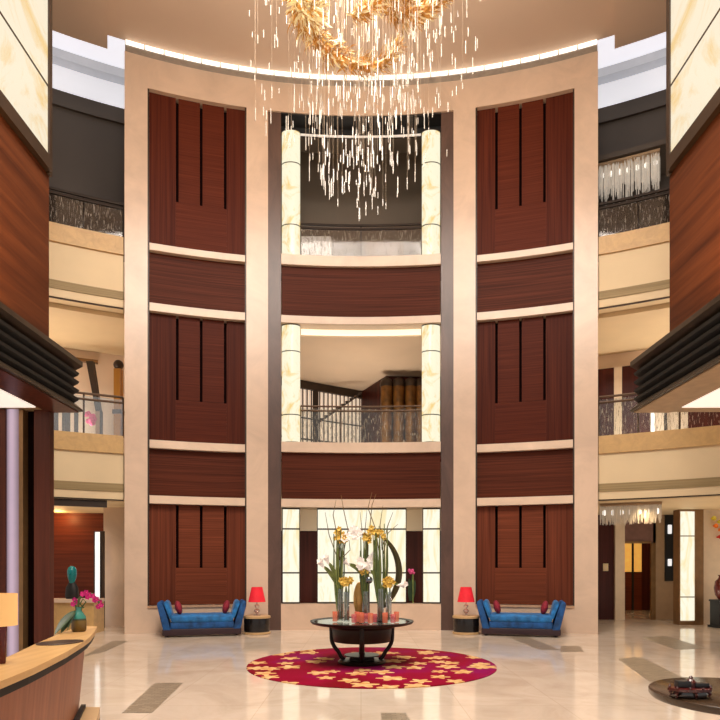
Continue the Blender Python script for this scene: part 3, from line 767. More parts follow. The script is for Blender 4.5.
# ------------------------------------------------------------------ middle balcony left: leaning beam, gold column, flowers
d = 17.2
t = thing('mosaic_column', 'slim gold mosaic column with dark ball top behind the left middle balcony', 'column', (X_at(118.5, d), d, 4.55))
MB().box(X_at(114.8, d), X_at(122, d), d - 0.1, d + 0.1, 4.55, 7.35).build('shaft', M['gold_mosaic'], t, smooth=False, bevel=0.02)
MB().ball((X_at(118.5, d), d, 7.47), 0.14, 14).build('ball_top', M['frame_dark'], t)
MB().box(X_at(114, d), X_at(122.8, d), d - 0.12, d + 0.12, 6.05, 6.17).build('collar', M['frame_dark'], t, smooth=False)
d = 17.1
bm_ = MB(); zt, zb = Z_at(361, d), Z_at(411, d)
bm_.extrude_profile([(X_at(86, d), zt), (X_at(93, d), zt), (X_at(100.5, d), zb), (X_at(95.5, d), zb)], d, d + 0.12)
t = thing('leaning_sculpture', 'dark tapering beam leaning above the left middle balcony', 'sculpture', (X_at(97, d), d, 4.55))
bm_.build('beam', M['frame_dark'], t, smooth=False)
MB().box(X_at(95.5, d), X_at(101, d), d, d + 0.12, 4.55, zb).build('plinth', M['brown_wall'], t, smooth=False)
MB().box(X_at(100, d), X_at(101.5, d), d - 0.02, d + 0.1, 4.55, zb).build('plinth_edge', M['frame_dark'], t, smooth=False)
d = 16.9
t = thing('flower_vase', 'pink flowers in a white vase on the left middle balcony', 'flower vase', (X_at(90.5, d), d, 4.55))
MB().lathe([(0.07, 4.56), (0.13, 4.75), (0.14, 5.1), (0.08, 5.3), (0.1, 5.36)], (X_at(89.5, d), d, 0), 16).build('vase', M['white_wall'], t)
m = MB()
for i in range(16): m.ball((X_at(random.uniform(87.5, 94), d), d + random.uniform(-.1, .1), Z_at(random.uniform(413, 424), d)), 0.07, 8)
m.build('blossom', M['pink'], t)
# glazed screen with dark posts at far left
d = 16.7
for i, px in enumerate((54, 62, 66, 74)):
    tag(MB().box(X_at(px, d), X_at(px + 3.0, d), d, d + 0.08, 4.55, Z_at(406, d)).build('screen_post', M['frame_dark'], smooth=False), 'dark screen post behind the left middle balcony, %s from the bay' % ords[i], 'post', 'dark posts on the left middle balcony')
# slot line in the ceiling
o = struct('trim_%d' % k, MB().ring(-radians(36), -radians(23.5), 19.45, 19.6, 7.7, 7.78), M['bronze']); k += 1

# middle balcony right: wall of maroon and pale strips
def back_strip(p0, p1, z0, z1, mat, name, label, cat, r=19.3, group=None):
    x, y = pol(A(p0, r), r)
    return tag(MB().ring(A(p0, r), A(p1, r), r, r + 0.1, z0, z1).build(name, mat), label, cat, group)
back_strip(597, 614, 4.55, 7.55, M['maroon'], 'maroon_cladding', 'maroon wood cladding beside the stone pier on the right middle balcony', 'wall cladding')
back_strip(614, 622, 4.55, 7.55, M['white_wall'], 'pale_pilaster', 'pale pilaster between dark claddings on the right middle balcony', 'pilaster')
back_strip(622, 650, 4.55, 7.55, M['maroon'], 'maroon_cladding', 'dark cladding just under the tip of the right canopy', 'wall cladding')
back_strip(651, 654.5, 4.55, 7.0, M['white_glow'], 'light_strip', 'thin bluish upright light below the right canopy', 'light strip')
back_strip(664, 667, 4.55, 7.0, M['frame_dark'], 'dark_post', 'thin dark post on pale wall below the right canopy', 'post')
back_strip(688, 760, 4.55, 7.0, M['maroon'], 'maroon_cladding', 'wide maroon cladding below the right canopy at the picture edge', 'wall cladding')

# crystal curtain lights (top balcony right, ground corridor right)
def curtain(p0, p1, r, z0, z1, n, label, smat):
    x, y = pol(A((p0 + p1) / 2, r), r)
    t = thing('crystal_curtain_light', label, 'crystal light', (x, y, z0), 0)
    MB().ring(A(p0, r), A(p1, r), r - 0.1, r + 0.35, z1, z1 + 0.06).build('ceiling_plate', M['soffit'], t)
    m = MB()
    for i in range(n):
        a = A(p0, r) + (A(p1, r) - A(p0, r)) * random.random(); rr = r + random.uniform(-0.08, 0.33)
        x_, y_ = pol(a, rr); l = random.uniform(0.55, 1.0) * (z1 - z0)
        m.tube([(x_, y_, z1), (x_, y_, z1 - l)], 0.009, 5)
    o = m.build('crystal_strings', M[smat], t); o['kind'] = 'stuff'
    for i in range(7):
        a = A(p0, r) + (A(p1, r) - A(p0, r)) * (i + 0.5) / 7; x_, y_ = pol(a, r + 0.12)
        MB().ball((x_, y_, z1 - 0.16), 0.05, 10, 1, 1, 1.6).build('bulb', M['led'], t)
struct('ceiling_soffit', MB().ring(A(590), CA, 17.2, 18.5, 12.42, 12.55), M['corr_dark'])
curtain(598, 660, 17.4, 11.45, 12.35, 260, 'sparkling crystal curtain light above the right top balcony', 'crystal')
curtain(600, 662, 17.3, 2.78, 3.28, 240, 'crystal curtain light hanging from the right ground corridor ceiling', 'crystal_dim')

# ------------------------------------------------------------------ ground corridor left
d = 18.6
struct('wall_left', MB().box(X_at(-40, d), X_at(108, d), d, d + 0.2, 0, 3.35), M['glow_wood'], smooth=False)
t = thing('service_counter', 'long tan low counter before the dark wall at the left', 'counter', (X_at(75, 15), 15, 0))
d = 15.1
MB().box(X_at(20, d), X_at(94, d), d, d + 0.6, 0, 0.78).build('front', M['tan'], t, smooth=False)
MB().box(X_at(20, d), X_at(94.5, d), d - 0.06, d + 0.64, 0.78, 0.86).build('worktop', M['stone_lip'], t, smooth=False)
t = thing('portrait_bust', 'teal ceramic head on a dark torso standing on the tan counter', 'bust', (X_at(72, 15.4), 15.4, 0.86))
c = (X_at(72, 15.4), 15.4, 0)
MB().lathe([(0.15, 0.865), (0.17, 0.95), (0.15, 1.15), (0.09, 1.26), (0.07, 1.30)], c, 20, 1, 0.7).build('torso', M['black'], t)
MB().lathe([(0.06, 1.26), (0.075, 1.32), (0.1, 1.40), (0.115, 1.5), (0.11, 1.6), (0.08, 1.67), (0.03, 1.70)], c, 20, 1, 1.1).ball((c[0], 15.4 - 0.115, 1.5), 0.025, 8).build('head', M['teal_head'], t)
d = 16.4
t = thing('light_strip', 'tall white upright light strip beside the stone pillar at left', 'light strip', (X_at(98, d), d, 0))
MB().box(X_at(95, d), X_at(100.3, d), d, d + 0.08, 0.02, Z_at(532, d)).build('diffuser', M['white_glow'], t, smooth=False)
MB().box(X_at(100.3, d), X_at(103, d), d - 0.03, d + 0.12, 0.0, Z_at(531, d)).box(X_at(94, d), X_at(95, d), d - 0.02, d + 0.1, 0, Z_at(531, d)).build('frame', M['frame_dark'], t, smooth=False)
d = 16.8
struct('pillar', MB().box(X_at(103.5, d), X_at(123.5, d) + 0.3, d, d + 0.6, 0, 3.35), M['stone'], smooth=False)
struct('trim_%d' % k, MB().ring(-CA, A(107), 16.35, 16.45, 3.16, 3.33), M['frame_dark']); k += 1

# ------------------------------------------------------------------ ground corridor right
d = 19.2
wl = MB()
def pb(m, p0, p1, y0, y1, dd, th=0.15): m.box(X_at(p0, dd), X_at(p1, dd), dd, dd + th, Z_at(y1, dd), Z_at(y0, dd))
wl.box(X_at(585, d), X_at(614, d), d, d + 0.15, 0, 3.35)
struct('wall_right', wl, M['maroon'], smooth=False)
wl = MB(); wl.box(X_at(614, d), X_at(623.5, d), d - 0.1, d + 0.15, 0, 3.35)
struct('wall_right', wl, M['white_wall'], smooth=False)
wl = MB(); wl.box(X_at(623.5, d), X_at(656, d), d, d + 0.15, Z_at(543, d), 3.35)
struct('wall_right', wl, M['mauve'], smooth=False)
wl = MB(); wl.box(X_at(653, d), X_at(703, d), d, d + 0.15, 0, 3.35)
struct('wall_right', wl, M['brown_wall'], smooth=False)
struct('trim_%d' % k, MB().box(X_at(650, d), X_at(654.5, d), d - 0.08, d, 0, Z_at(543, d)).box(X_at(623.5, d), X_at(650, d), d - 0.08, d, Z_at(543.5, d), Z_at(541.5, d)), M['bronze'], smooth=False); k += 1
# lift lobby beyond the doorway
d2 = 23.5
struct('wall_lobby', MB().box(8.1, 12.0, d2, d2 + 0.15, 0, 3.4), M['maroon'], smooth=False)
struct('wall_lobby', MB().box(11.9, 12.0, 19.4, d2, 0, 3.4).box(8.1, 8.2, 19.4, d2, 0, 3.4), M['brown_wall'], smooth=False)
struct('ceiling_lobby', MB().box(8.1, 12.0, 19.4, d2 + 0.2, 3.4, 3.5), M['cream'], smooth=False)
t = thing('lift_door', 'gold-lit panelled door seen through the right doorway', 'door', (X_at(632, d2), d2, 0))
d3 = d2 - 0.06
for p0, p1 in ((623, 631), (633, 641)):
    MB().box(X_at(p0, d3), X_at(p1, d3), d3 - 0.05, d3 + 0.05, 1.5, 2.7).build('glass_pane', M['gold_pane'], t, smooth=False)
    MB().box(X_at(p0, d3), X_at(p1, d3), d3 - 0.05, d3 + 0.05, 0.01, 1.48).build('lower_leaf', M['glow_wood'], t, smooth=False)
MB().box(X_at(631, d3), X_at(633, d3), d3 - 0.08, d3 + 0.05, 0.01, 2.75).build('mullion', M['black'], t, smooth=False)
t = thing('wall_switch', 'small pale switch plate on the maroon wall at right', 'switch', (X_at(605.5, d), d - 0.02, Z_at(571, d)))
MB().box(X_at(603, d), X_at(608, d), d - 0.025, d - 0.001, Z_at(571, d), Z_at(563.5, d)).build('plate', M['switch'], t, smooth=False)
MB().box(X_at(604.5, d), X_at(606.5, d), d - 0.035, d - 0.025, Z_at(568.5, d), Z_at(566, d)).build('rocker', M['white_wall'], t, smooth=False)
t = thing('wall_sign_lamp', 'tall dark wall fitting with two white lamps beside the onyx pillar', 'wall lamp', (X_at(668, d), d, Z_at(581, d)))
MB().box(X_at(664.5, d), X_at(672.5, d), d - 0.06, d - 0.001, Z_at(581, d), Z_at(515, d)).build('back_board', M['black'], t, smooth=False)
for y0, y1 in ((525, 534), (559, 566)):
    MB().rbox(X_at(666.5, d), X_at(670, d), d - 0.13, d - 0.061, Z_at(y1, d), Z_at(y0, d), 0.02).build('lamp', M['white_glow'], t)
# onyx pillar
d = 17.4
t = thing('onyx_pillar', 'freestanding glowing onyx pillar in a bronze frame at the right', 'light pillar', (X_at(691, d), d, 0))
zs = [Z_at(y, d) for y in (621, 597, 536, 511)]
for i in range(3):
    MB().box(X_at(680, d), X_at(694.5, d), d, d + 0.3, zs[i] + 0.015, zs[i + 1] - 0.015).build('onyx_pane', M['onyx_wall'], t, smooth=False)
m = MB().box(X_at(679, d), X_at(680, d), d - 0.02, d + 0.32, 0, 3.34).box(X_at(694.5, d), X_at(703, d), d - 0.03, d + 0.32, 0, 3.34)
m.box(X_at(680, d), X_at(694.5, d), d - 0.02, d + 0.32, 0, zs[0]); m.box(X_at(680, d), X_at(694.5, d), d - 0.02, d + 0.32, zs[3], 3.34)
for z in zs[1:3]: m.box(X_at(680, d), X_at(694.5, d), d - 0.01, d + 0.3, z - 0.015, z + 0.015)
m.build('frame', M['bronze'], t, smooth=False)
struct('wall_right', MB().box(X_at(703.2, d), X_at(790, d), d + 0.25, d + 0.4, 0, 3.35), M['white_wall'], smooth=False)
# wall plates
d = 17.6
t = thing('glass_plate_sculpture', 'cluster of orange and yellow glass plates on the ivory wall at right', 'wall sculpture', (X_at(716, d), d, Z_at(525, d)))
for px, py, r, mt in ((712.5, 518.5, 2.4, 'plate_yellow'), (714.5, 526, 2.3, 'plate_orange'), (718.5, 522, 2.2, 'plate_yellow'), (719.5, 530, 2.3, 'plate_orange'), (718, 537, 1.8, 'plate_red'), (724, 518, 2.4, 'plate_orange'), (725, 528, 2.4, 'plate_red')):
    m = MB().lathe([(0.02, 0.0), (r * d / F, 0.05)], (0, 0, 0), 20, cap=False).lathe([(0.02, 0.02), (0.03, -0.06)], (0, 0, 0), 10)
    m.xform(Matrix.Translation((X_at(px, d), d - 0.03, Z_at(py, d))) @ Matrix.Rotation(radians(90), 4, 'X'))
    m.build('plate', M[mt], t)
d = 16.6
t = thing('display_pedestal', 'black square pedestal before the ivory wall at far right', 'pedestal', (X_at(722, d), d, 0))
MB().box(X_at(715, d), X_at(731, d), d - 0.2, d + 0.25, 0.06, 0.72).build('body', M['black'], t, smooth=False, bevel=0.01)
MB().box(X_at(713.5, d), X_at(732.5, d), d - 0.24, d + 0.29, 0, 0.06).build('plinth', M['black'], t, smooth=False)
MB().box(X_at(714.4, d), X_at(731.6, d), d - 0.22, d + 0.27, 0.72, 0.77).build('top', M['black'], t, smooth=False)
tag(MB().lathe([(0.08, 0.77), (0.17, 0.9), (0.2, 1.1), (0.17, 1.28), (0.09, 1.37), (0.08, 1.42), (0.11, 1.46)], (X_at(722, d), d, 0), 24).build('urn', M['urn']), 'oxblood red urn standing on the black pedestal', 'urn')

# ------------------------------------------------------------------ rug and centre table
RX, RY = X_at(371.2, 10.28), 10.28
tag(MB().lathe([(2.1, 0.001), (2.1, 0.014), (2.085, 0.018)], (0, 0, 0), 96).build('round_rug', M['rug']), 'round crimson rug with gold flowers under the flower table', 'rug').location = (RX, RY, 0)
TX, TY = 0.015, 10.3
t = thing('flower_table', 'round dark wood table holding the flower display on the rug', 'table', (TX, TY, 0.018))
MB().lathe([(0.02, 0.735), (0.82, 0.735), (0.82, 0.71), (0.02, 0.71)], (TX, TY, 0), 64).build('tabletop', M['table_top'], t)
MB().lathe([(0.82, 0.70), (0.82, 0.738), (0.86, 0.748), (0.885, 0.75), (0.885, 0.735), (0.86, 0.705), (0.80, 0.69), (0.5, 0.685), (0.5, 0.708), (0.82, 0.708)], (TX, TY, 0), 64, cap=False).build('table_edge', M['table_dark'], t)
MB().lathe([(0.02, 0.40), (0.49, 0.40), (0.50, 0.42), (0.52, 0.62), (0.56, 0.66), (0.56, 0.685), (0.02, 0.685)], (TX, TY, 0), 48).build('drum_apron', M['table_dark'], t)
for i in range(4):
    a = radians(-90 + 8 + 90 * i) if False else radians(0 + 90 * i)
    pts = []
    for u in range(13):
        q = u / 12
        r = 0.53 - 0.02 * q - 0.62 * max(0, q - 0.42) ** 2
        z = 0.68 - 0.55 * q - (0.05 * q if q > .9 else 0)
        pts.append((TX + r * cos(a), TY + r * sin(a), z))
    MB().tube(pts, [0.034] * 13, 10).build('leg', M['table_dark'], t)
MB().lathe([(0.40, 0.02), (0.41, 0.05), (0.38, 0.08), (0.22, 0.085), (0.2, 0.13), (0.30, 0.15), (0.30, 0.165), (0.02, 0.17)], (TX, TY, 0), 48).build('base', M['table_dark'], t)
MB().lathe([(0.05, 0.165), (0.045, 0.42)], (TX, TY, 0), 16).build('column', M['table_dark'], t)

TZ = 0.745
def tx(px, dy=0.0): return X_at(px, TY + dy)
def tz(py, dy=0.0): return Z_at(py, TY + dy)
def glass_vase(px, dy, r, h, label):
    x = tx(px, dy); y = TY + dy
    o = MB().lathe([(r * 0.96, 0.0), (r, 0.01), (r, h), (r * 0.9, h), (r * 0.9, 0.02), (0.004, 0.02)], (0, 0, 0), 24, cap=True).build('glass_vase', M['glass'])
    o.location = (x, y, TZ + 0.001)
    return tag(o, label, 'vase', 'clear glass vases on the flower table')
VA = [(340, -0.05, 0.055, 0.55, 'clear tall glass vase holding the reeds on the left of the table'),
      (346.5, -0.2, 0.05, 0.50, 'clear glass vase holding the low yellow bouquet at left'),
      (365.5, 0.05, 0.055, 0.50, 'clear glass vase holding the reeds in the table centre'),
      (380.5, -0.08, 0.055, 0.55, 'clear tall glass vase holding the reeds right of centre'),
      (388.5, -0.22, 0.05, 0.50, 'clear glass vase holding the low yellow bouquet at right')]
for v in VA: glass_vase(*v)

def arrangement(label, px, dy, reeds, callas, blooms, whites, twigs):
    x, y = tx(px, dy), TY + dy
    t = thing('flower_arrangement', label, 'flower arrangement', (x, y, TZ + 0.02), 0, 'flower arrangements on the table')
    m = MB(); m2 = MB()
    for i in range(reeds[0]):
        qx = tx(random.uniform(reeds[1], reeds[2]), dy); top = tz(random.uniform(reeds[3], reeds[4]))
        bx_ = x + random.uniform(-0.03, 0.03); yy = y + random.uniform(-0.03, 0.03)
        pts = [(bx_, yy, TZ + 0.03), (bx_ * 0.4 + qx * 0.6, yy, TZ + 0.45), (qx, yy + random.uniform(-.05, .05), (TZ + top) / 2 + 0.15), (qx + random.uniform(-.03, .03), yy + random.uniform(-.06, .06), top)]
        (m if i % 2 else m2).tube(pts, [0.013, 0.014, 0.013, 0.007], 6)
    for (bx0, by0, tx0, ty0) in callas:
        p0 = Vector((tx(bx0, dy), y, tz(by0, dy))); p1 = Vector((tx(tx0, dy), y - 0.06, tz(ty0, dy)))
        m.leaf(p0, p1, 0.075, (0, 0, 0.05), n=8)
        m.tube([(x, y, TZ + 0.05), tuple(p0), tuple((p0 + p1) / 2 + Vector((0, 0, 0.03))), tuple(p1)], 0.012, 6)
    m.build('reed_stems', M['stem'], t); m2.build('reed_stems', M['stem_dark'], t)
    if callas:
        for (bx0, by0, tx0, ty0) in callas:
            p1 = Vector((tx(tx0, dy), y - 0.06, tz(ty0, dy)))
            mm = MB().lathe([(0.008, -0.05), (0.022, 0.0), (0.045, 0.06), (0.062, 0.09)], (0, 0, 0), 12, cap=False)
            for q in range(len(mm.v)):
                if q // 12 == 3 and (q % 12) in (2, 3, 4): mm.v[q] = (mm.v[q][0], mm.v[q][1], mm.v[q][2] + 0.05)
            dirn = (p1 - Vector((tx(bx0, dy), y, tz(by0, dy)))).normalized()
            T_ = Matrix.Translation(p1) @ Vector((0, 0, 1)).rotation_difference(dirn).to_matrix().to_4x4()
            cb = mm.xform(T_).build('calla_bloom', M['white_petal'], t)
            MB().tube([(0, 0, 0.0), (0, 0, 0.05), (0, 0, 0.085)], [0.007, 0.008, 0.003], 6).xform(T_).build('spadix', M['yellow'], cb)
    if blooms:
        b_ = MB()
        for (cx, cy, rx, ry, cnt) in blooms:
            for i in range(cnt):
                a = random.uniform(0, 2 * pi); q = sqrt(random.random())
                p = Vector((tx(cx + rx * q * cos(a), dy), y + random.uniform(-.07, .07), tz(cy + ry * q * sin(a), dy)))
                for e in range(5):
                    w5 = 2 * pi * e / 5 + a
                    b_.leaf(p, p + Vector((cos(w5) * 0.05, random.uniform(-.03, 0), sin(w5) * 0.05)), 0.036, (0, -0.01, 0), n=3, across=(-sin(w5), 0, cos(w5)))
        b_.build('yellow_blossoms', M['yellow'], t)
    if whites:
        b_ = MB()
        for (cx, cy, rx, ry, cnt) in whites:
            for i in range(cnt):
                a = random.uniform(0, 2 * pi); q = sqrt(random.random())
                p = Vector((tx(cx + rx * q * cos(a), dy), y - 0.05 + random.uniform(-.04, .04), tz(cy + ry * q * sin(a), dy)))
                for e in range(5):
                    w5 = 2 * pi * e / 5 + a
                    b_.leaf(p, p + Vector((cos(w5) * 0.075, random.uniform(-.03, 0), sin(w5) * 0.075)), 0.07, (0, -0.01, 0), n=3, across=(-sin(w5), 0, cos(w5)))
        b_.build('white_blossoms', M['white_petal'], t)
    if twigs:
        m = MB()
        for pts in twigs:
            m.tube([(tx(a, dy), y + 0.02, tz(b, dy)) for a, b in pts], [0.008] * (len(pts) - 1) + [0.003], 5)
        m.build('twigs', M['twig'], t)
    return t
ta = arrangement('tall green reeds with yellow orchids and white callas left of table centre', 340, -0.05, (14, 333, 346, 528, 548), [(338, 588, 323, 566), (339, 586, 328, 562)], [(341, 538, 7, 5, 12), (337, 531, 3, 4, 5)], [(346, 537, 3, 2, 2)],
    [[(340, 560), (337, 535), (333, 515), (336, 500)], [(342, 560), (348, 530), (344, 512), (341, 495)], [(340, 560), (350, 550), (349, 540), (343, 545)], [(338, 560), (329, 535), (325, 512)]])
arrangement('low yellow bouquet with green leaves at the left of the table', 346.5, -0.2, (4, 344, 349, 580, 585), [], [(346, 581, 6, 3.5, 22)], [], [])
arrangement('central reeds with yellow flowers and white blossoms', 365.5, 0.05, (12, 360, 371, 520, 560), [(364, 578, 348, 564), (366, 578, 372, 560)], [(366, 539, 4, 5, 9), (364, 571, 4, 2.5, 7)], [(355, 532, 5, 4.5, 12), (361, 563, 3, 4, 5), (371, 562, 2.5, 4, 4)],
    [[(366, 560), (362, 530), (360, 512)], [(366, 560), (370, 525), (372, 505), (376, 494)], [(366, 560), (365, 530), (367, 510)]])
arrangement('tall green reeds with yellow flowers right of table centre', 380.5, -0.08, (16, 373, 389, 524, 545), [(382, 588, 369, 570), (384, 586, 399, 585)], [(373, 530, 4, 4, 8), (381, 534, 4, 6, 9)], [],
    [[(380, 560), (376, 530), (368, 508), (372, 492)], [(383, 545), (388, 525), (393, 512)], [(382, 550), (380, 525), (383, 505)], [(383, 555), (388, 533), (398, 524)]])
arrangement('low yellow bouquet with green leaves at the right of the table', 388.5, -0.22, (4, 386, 391, 580, 586), [], [(388, 582, 5.5, 4, 22)], [], [])
# crescent sculpture and disc
m = MB(); c_ = (353, 572); R_ = 46; pts = []; rad = []
yy = TY + 0.25
for i in range(21):
    u = i / 20; a = radians(46 - 100 * u)
    pts.append((tx(c_[0] + R_ * cos(a), 0.25), yy, tz(c_[1] - R_ * sin(a), 0.25))); rad.append(0.028 + 0.03 * sin(pi * u))
t = thing('crescent_sculpture', 'tall dark bronze crescent standing behind the flowers', 'sculpture', (tx(385, 0.25), yy, TZ))
m.tube(pts, rad, 10, flat=1.4).build('crescent', M['bronze_dark'], t)
zb = pts[-1][2]
MB().lathe([(0.14, TZ + 0.001), (0.14, TZ + 0.03), (0.05, TZ + 0.05), (0.04, max(zb, TZ + 0.08))], (pts[-1][0], yy, 0), 20).build('foot', M['black'], t)
t = thing('gold_disc', 'upright oval gold disc on a dark foot behind the centre vase', 'sculpture', (tx(359.5, 0.3), TY + 0.3, TZ))
mm = MB().ball((0, 0, 0), 0.30, 24, 0.36, 0.12, 1.0); mm.xform(Matrix.Translation((tx(359.5, 0.3), TY + 0.3, TZ + 0.36)))
mm.build('disc', M['gold_disc'], t)
MB().lathe([(0.1, TZ + 0.001), (0.1, TZ + 0.02), (0.03, TZ + 0.09)], (tx(359.5, 0.3), TY + 0.3, 0), 16).build('foot', M['black'], t)
tag(MB().ball((tx(369, -0.35), TY - 0.35, 0), 0.062, 20).xform(Matrix.Translation((0, 0, tz(580, -0.35)))).build('mirror_ball', M['chrome']), 'small dark mirrored ball on a stalk in the table centre', 'ornament')
mbb = bpy.data.objects['mirror_ball']
MB().tube([(tx(369, -0.35), TY - 0.35, TZ + 0.001), (tx(369, -0.35), TY - 0.35, tz(583.5, -0.35))], 0.012, 8).build('stalk', M['frame_dark'], mbb)
VP = [(335, -0.15, 0), (354, -0.38, 1), (357, -0.2, 0), (361.5, -0.42, 0), (366, -0.2, 1), (370.5, -0.50, 0), (374.5, -0.3, 1), (385, -0.42, 0), (396.5, -0.2, 0), (393, -0.38, 1)]
vl = ['far left of the row, below the reeds', 'left of the centre, front', 'below the gold disc', 'below the central reeds, front', 'beside the centre vase', 'front centre of the table', 'between the centre and right vases', 'before the right-hand vases', 'at the right end of the row', 'second from the right end of the row']
for (px, dy, kx), l in zip(VP, vl):
    x = tx(px, dy); y = TY + dy; h = 0.17 if kx == 0 else 0.14
    o = thing('votive_candle', '%s glass votive candle holder %s' % ('rose-orange' if kx == 0 else 'pink', l), 'candle holder', (x, y, TZ), 0, 'glass votives on the flower table')
    ho = MB().lathe([(0.036, 0.001), (0.042, 0.01), (0.045, h), (0.04, h), (0.036, 0.1), (0.003, 0.1)], (0, 0, 0), 18).build('holder', M['votive'] if kx == 0 else M['votive_pink'], o, local=True)
    MB().lathe([(0.033, 0.1), (0.033, 0.125), (0.004, 0.127)], (0, 0, 0), 12).build('candle', M['candle'], o, local=True)
    MB().lathe([(0.002, 0.124), (0.002, 0.14)], (0, 0, 0), 6).build('wick', M['black'], bpy.data.objects[list(o.children)[-1].name], local=True)

# ------------------------------------------------------------------ blue daybeds, cushions, side tables, lamps
def daybed(px, dd, label, sd):
    x = X_at(px, dd); a = atan2(x, dd - CY)
    t = thing('daybed', label, 'daybed', (x, dd, 0), -a, 'blue velvet daybeds')
    W = 0.98
    MB().rbox(-W + 0.06, W - 0.06, -0.36, 0.36, 0.04, 0.20, 0.02).build('base', M['sofa_base'], t, local=True)
    for sx in (-1, 1):
        for sy in (-1, 1):
            MB().lathe([(0.03, 0.0), (0.045, 0.045)], (sx * 0.82, sy * 0.28, 0), 12).build('foot', M['sofa_base'], t, local=True)
    MB().rbox(-0.74, 0.74, -0.37, 0.37, 0.19, 0.36, 0.04).build('seat_base', M['velvet_dark'], t, local=True)
    m = MB().rbox(-0.73, 0.73, -0.39, 0.38, 0.34, 0.53, 0.07, 4).build('seat_cushion', M['velvet'], t, local=True)
    for s in (-1, 1):
        # flared end with a rolled top and an inner bolster
        prof = [(0.72, 0.17), (0.90, 0.17), (0.93, 0.3), (1.04, 0.76), (1.03, 0.83), (0.98, 0.86), (0.93, 0.84), (0.90, 0.78)]
        mm = MB().extrude_profile([(s * p, z) for p, z in prof], -0.37, 0.37)
        mm.build('end_rest', M['velvet_dark'], t, local=True, bevel=0.025)
        prof = [(0.66, 0.43), (0.76, 0.43), (0.90, 0.80), (0.87, 0.86), (0.80, 0.86), (0.765, 0.80)]
        mm = MB().extrude_profile([(s * p, z) for p, z in prof], -0.35, 0.35)
        mm.build('end_cushion', M['velvet'], t, local=True, bevel=0.03)
    return t, a
for px, dd, sd in ((202.5, 14.75, 'left'), (520.5, 14.75, 'right')):
    t, a = daybed(px, dd, 'blue velvet daybed with two flared ends, %s of the flower table' % sd, sd)
    for s, en in ((-1, 'left'), (1, 'right')):
        mm = MB().ball((0, 0, 0), 0.15, 16, 0.55, 1.05, 1.15)
        lx, ly = s * 0.56, -0.10
        o = mm.build('cushion', M['red_cushion'])
        o.location = (t.location.x + lx * cos(-a) - ly * sin(-a), t.location.y + lx * sin(-a) + ly * cos(-a), 0.53 + 0.16)
        o.rotation_euler = (0, s * 0.25, -a)
        tag(o, 'crimson cushion at the %s end of the %s blue daybed' % (en, sd), 'cushion', 'crimson cushions on the daybeds')
for px, sd in ((257, 'left'), (466, 'right')):
    dd = 15.05; x = X_at(px, dd)
    t = thing('drum_side_table', 'black drum side table with tan rims, %s of the niche' % sd, 'side table', (x, dd, 0), 0, 'drum side tables')
    c = (0, 0, 0)
    MB().lathe([(0.31, 0), (0.335, 0.01), (0.335, 0.055), (0.32, 0.06)], c, 40).build('bottom_rim', M['drum_tan'], t, local=True)
    MB().lathe([(0.315, 0.06), (0.322, 0.2), (0.322, 0.36), (0.315, 0.40)], c, 40).build('drum', M['drum_black'], t, local=True)
    MB().lathe([(0.32, 0.40), (0.335, 0.405), (0.335, 0.45), (0.31, 0.46)], c, 40).build('top_rim', M['drum_tan'], t, local=True)
    l = thing('table_lamp', 'red shaded table lamp with a clear glass base on the %s drum table' % sd, 'table lamp', (x, dd, 0.461), 0, 'red table lamps')
    MB().lathe([(0.09, 0.0), (0.09, 0.02), (0.03, 0.03), (0.03, 0.05), (0.075, 0.10), (0.075, 0.13), (0.03, 0.17), (0.03, 0.18), (0.06, 0.23), (0.06, 0.25), (0.02, 0.29), (0.02, 0.34)], c, 24).build('glass_base', M['lampglass'], l, local=True)
    MB().lathe([(0.215, 0.34), (0.135, 0.71)], c, 32, cap=False).build('lamp_shade', M['red_shade'], l, local=True)
    MB().lathe([(0.008, 0.33), (0.008, 0.66)], c, 8).ball((0, 0, 0.5), 0.04, 10).build('bulb', M['diffuser'], l, local=True)

# ------------------------------------------------------------------ reception desk, lower left
DZ = 1.0
fe = [floor_pt(px, py, DZ) for px, py in ((97, 626.5), (95, 631), (90, 637), (83, 642), (67, 651.5), (50, 660), (33, 668), (15, 675.5), (0, 681.5))]
be = [floor_pt(px, py, DZ) for px, py in ((86, 626), (72, 629), (60, 633.5), (35, 644), (15, 653.5), (0, 660))]
fe += [(-2.04, 2.9), (-2.03, 2.3)]; be += [(-2.48, 3.4), (-2.45, 2.3)]
poly = fe + be[::-1]
t = thing('reception_desk', 'curved reception desk with honey wood top and chestnut front', 'desk', (-2.6, 4.5, 0))
MB().prism(poly, DZ - 0.045, DZ).build('counter_top', M['desk_top'], t, smooth=False)
def inset(pts, dx, dy): return [(p[0] - dx, p[1] - dy) for p in pts]
pe = inset(fe, 0.05, 0.12) + be[::-1]
MB().prism(inset(fe, 0.012, 0.03) + be[::-1], DZ - 0.10, DZ - 0.045).build('edge_band', M['desk_edge'], t, smooth=False)
top = inset(fe, 0.06, 0.14); bot = [(p[0] - 0.12, p[1] - 0.20) for p in fe]
vs = [(p[0], p[1], DZ - 0.10) for p in top] + [(p[0], p[1], 0.0) for p in bot]
n_ = len(top)
back = [(p[0] - 0.03, p[1] - 0.2) for p in be]
MBf = MB(); MBf._add(vs, [(i, i + 1, n_ + i + 1, n_ + i) for i in range(n_ - 1)])
nb = len(back)
MBf._add([(p[0], p[1], DZ - 0.10) for p in back] + [(p[0] - 0.15, p[1] - 0.25, 0.0) for p in back], [(i, i + 1, nb + i + 1, nb + i) for i in range(nb - 1)])
o0 = 0; o1 = 2 * n_
MBf.f.append([0, n_, o1 + nb, o1]); MBf.fm.append(0)
MBf.f.append([n_ - 1, 2 * n_ - 1, o1 + 2 * nb - 1, o1 + nb - 1]); MBf.fm.append(0)
MBf.build('front_panel', M['desk_front'], t, smooth=True)
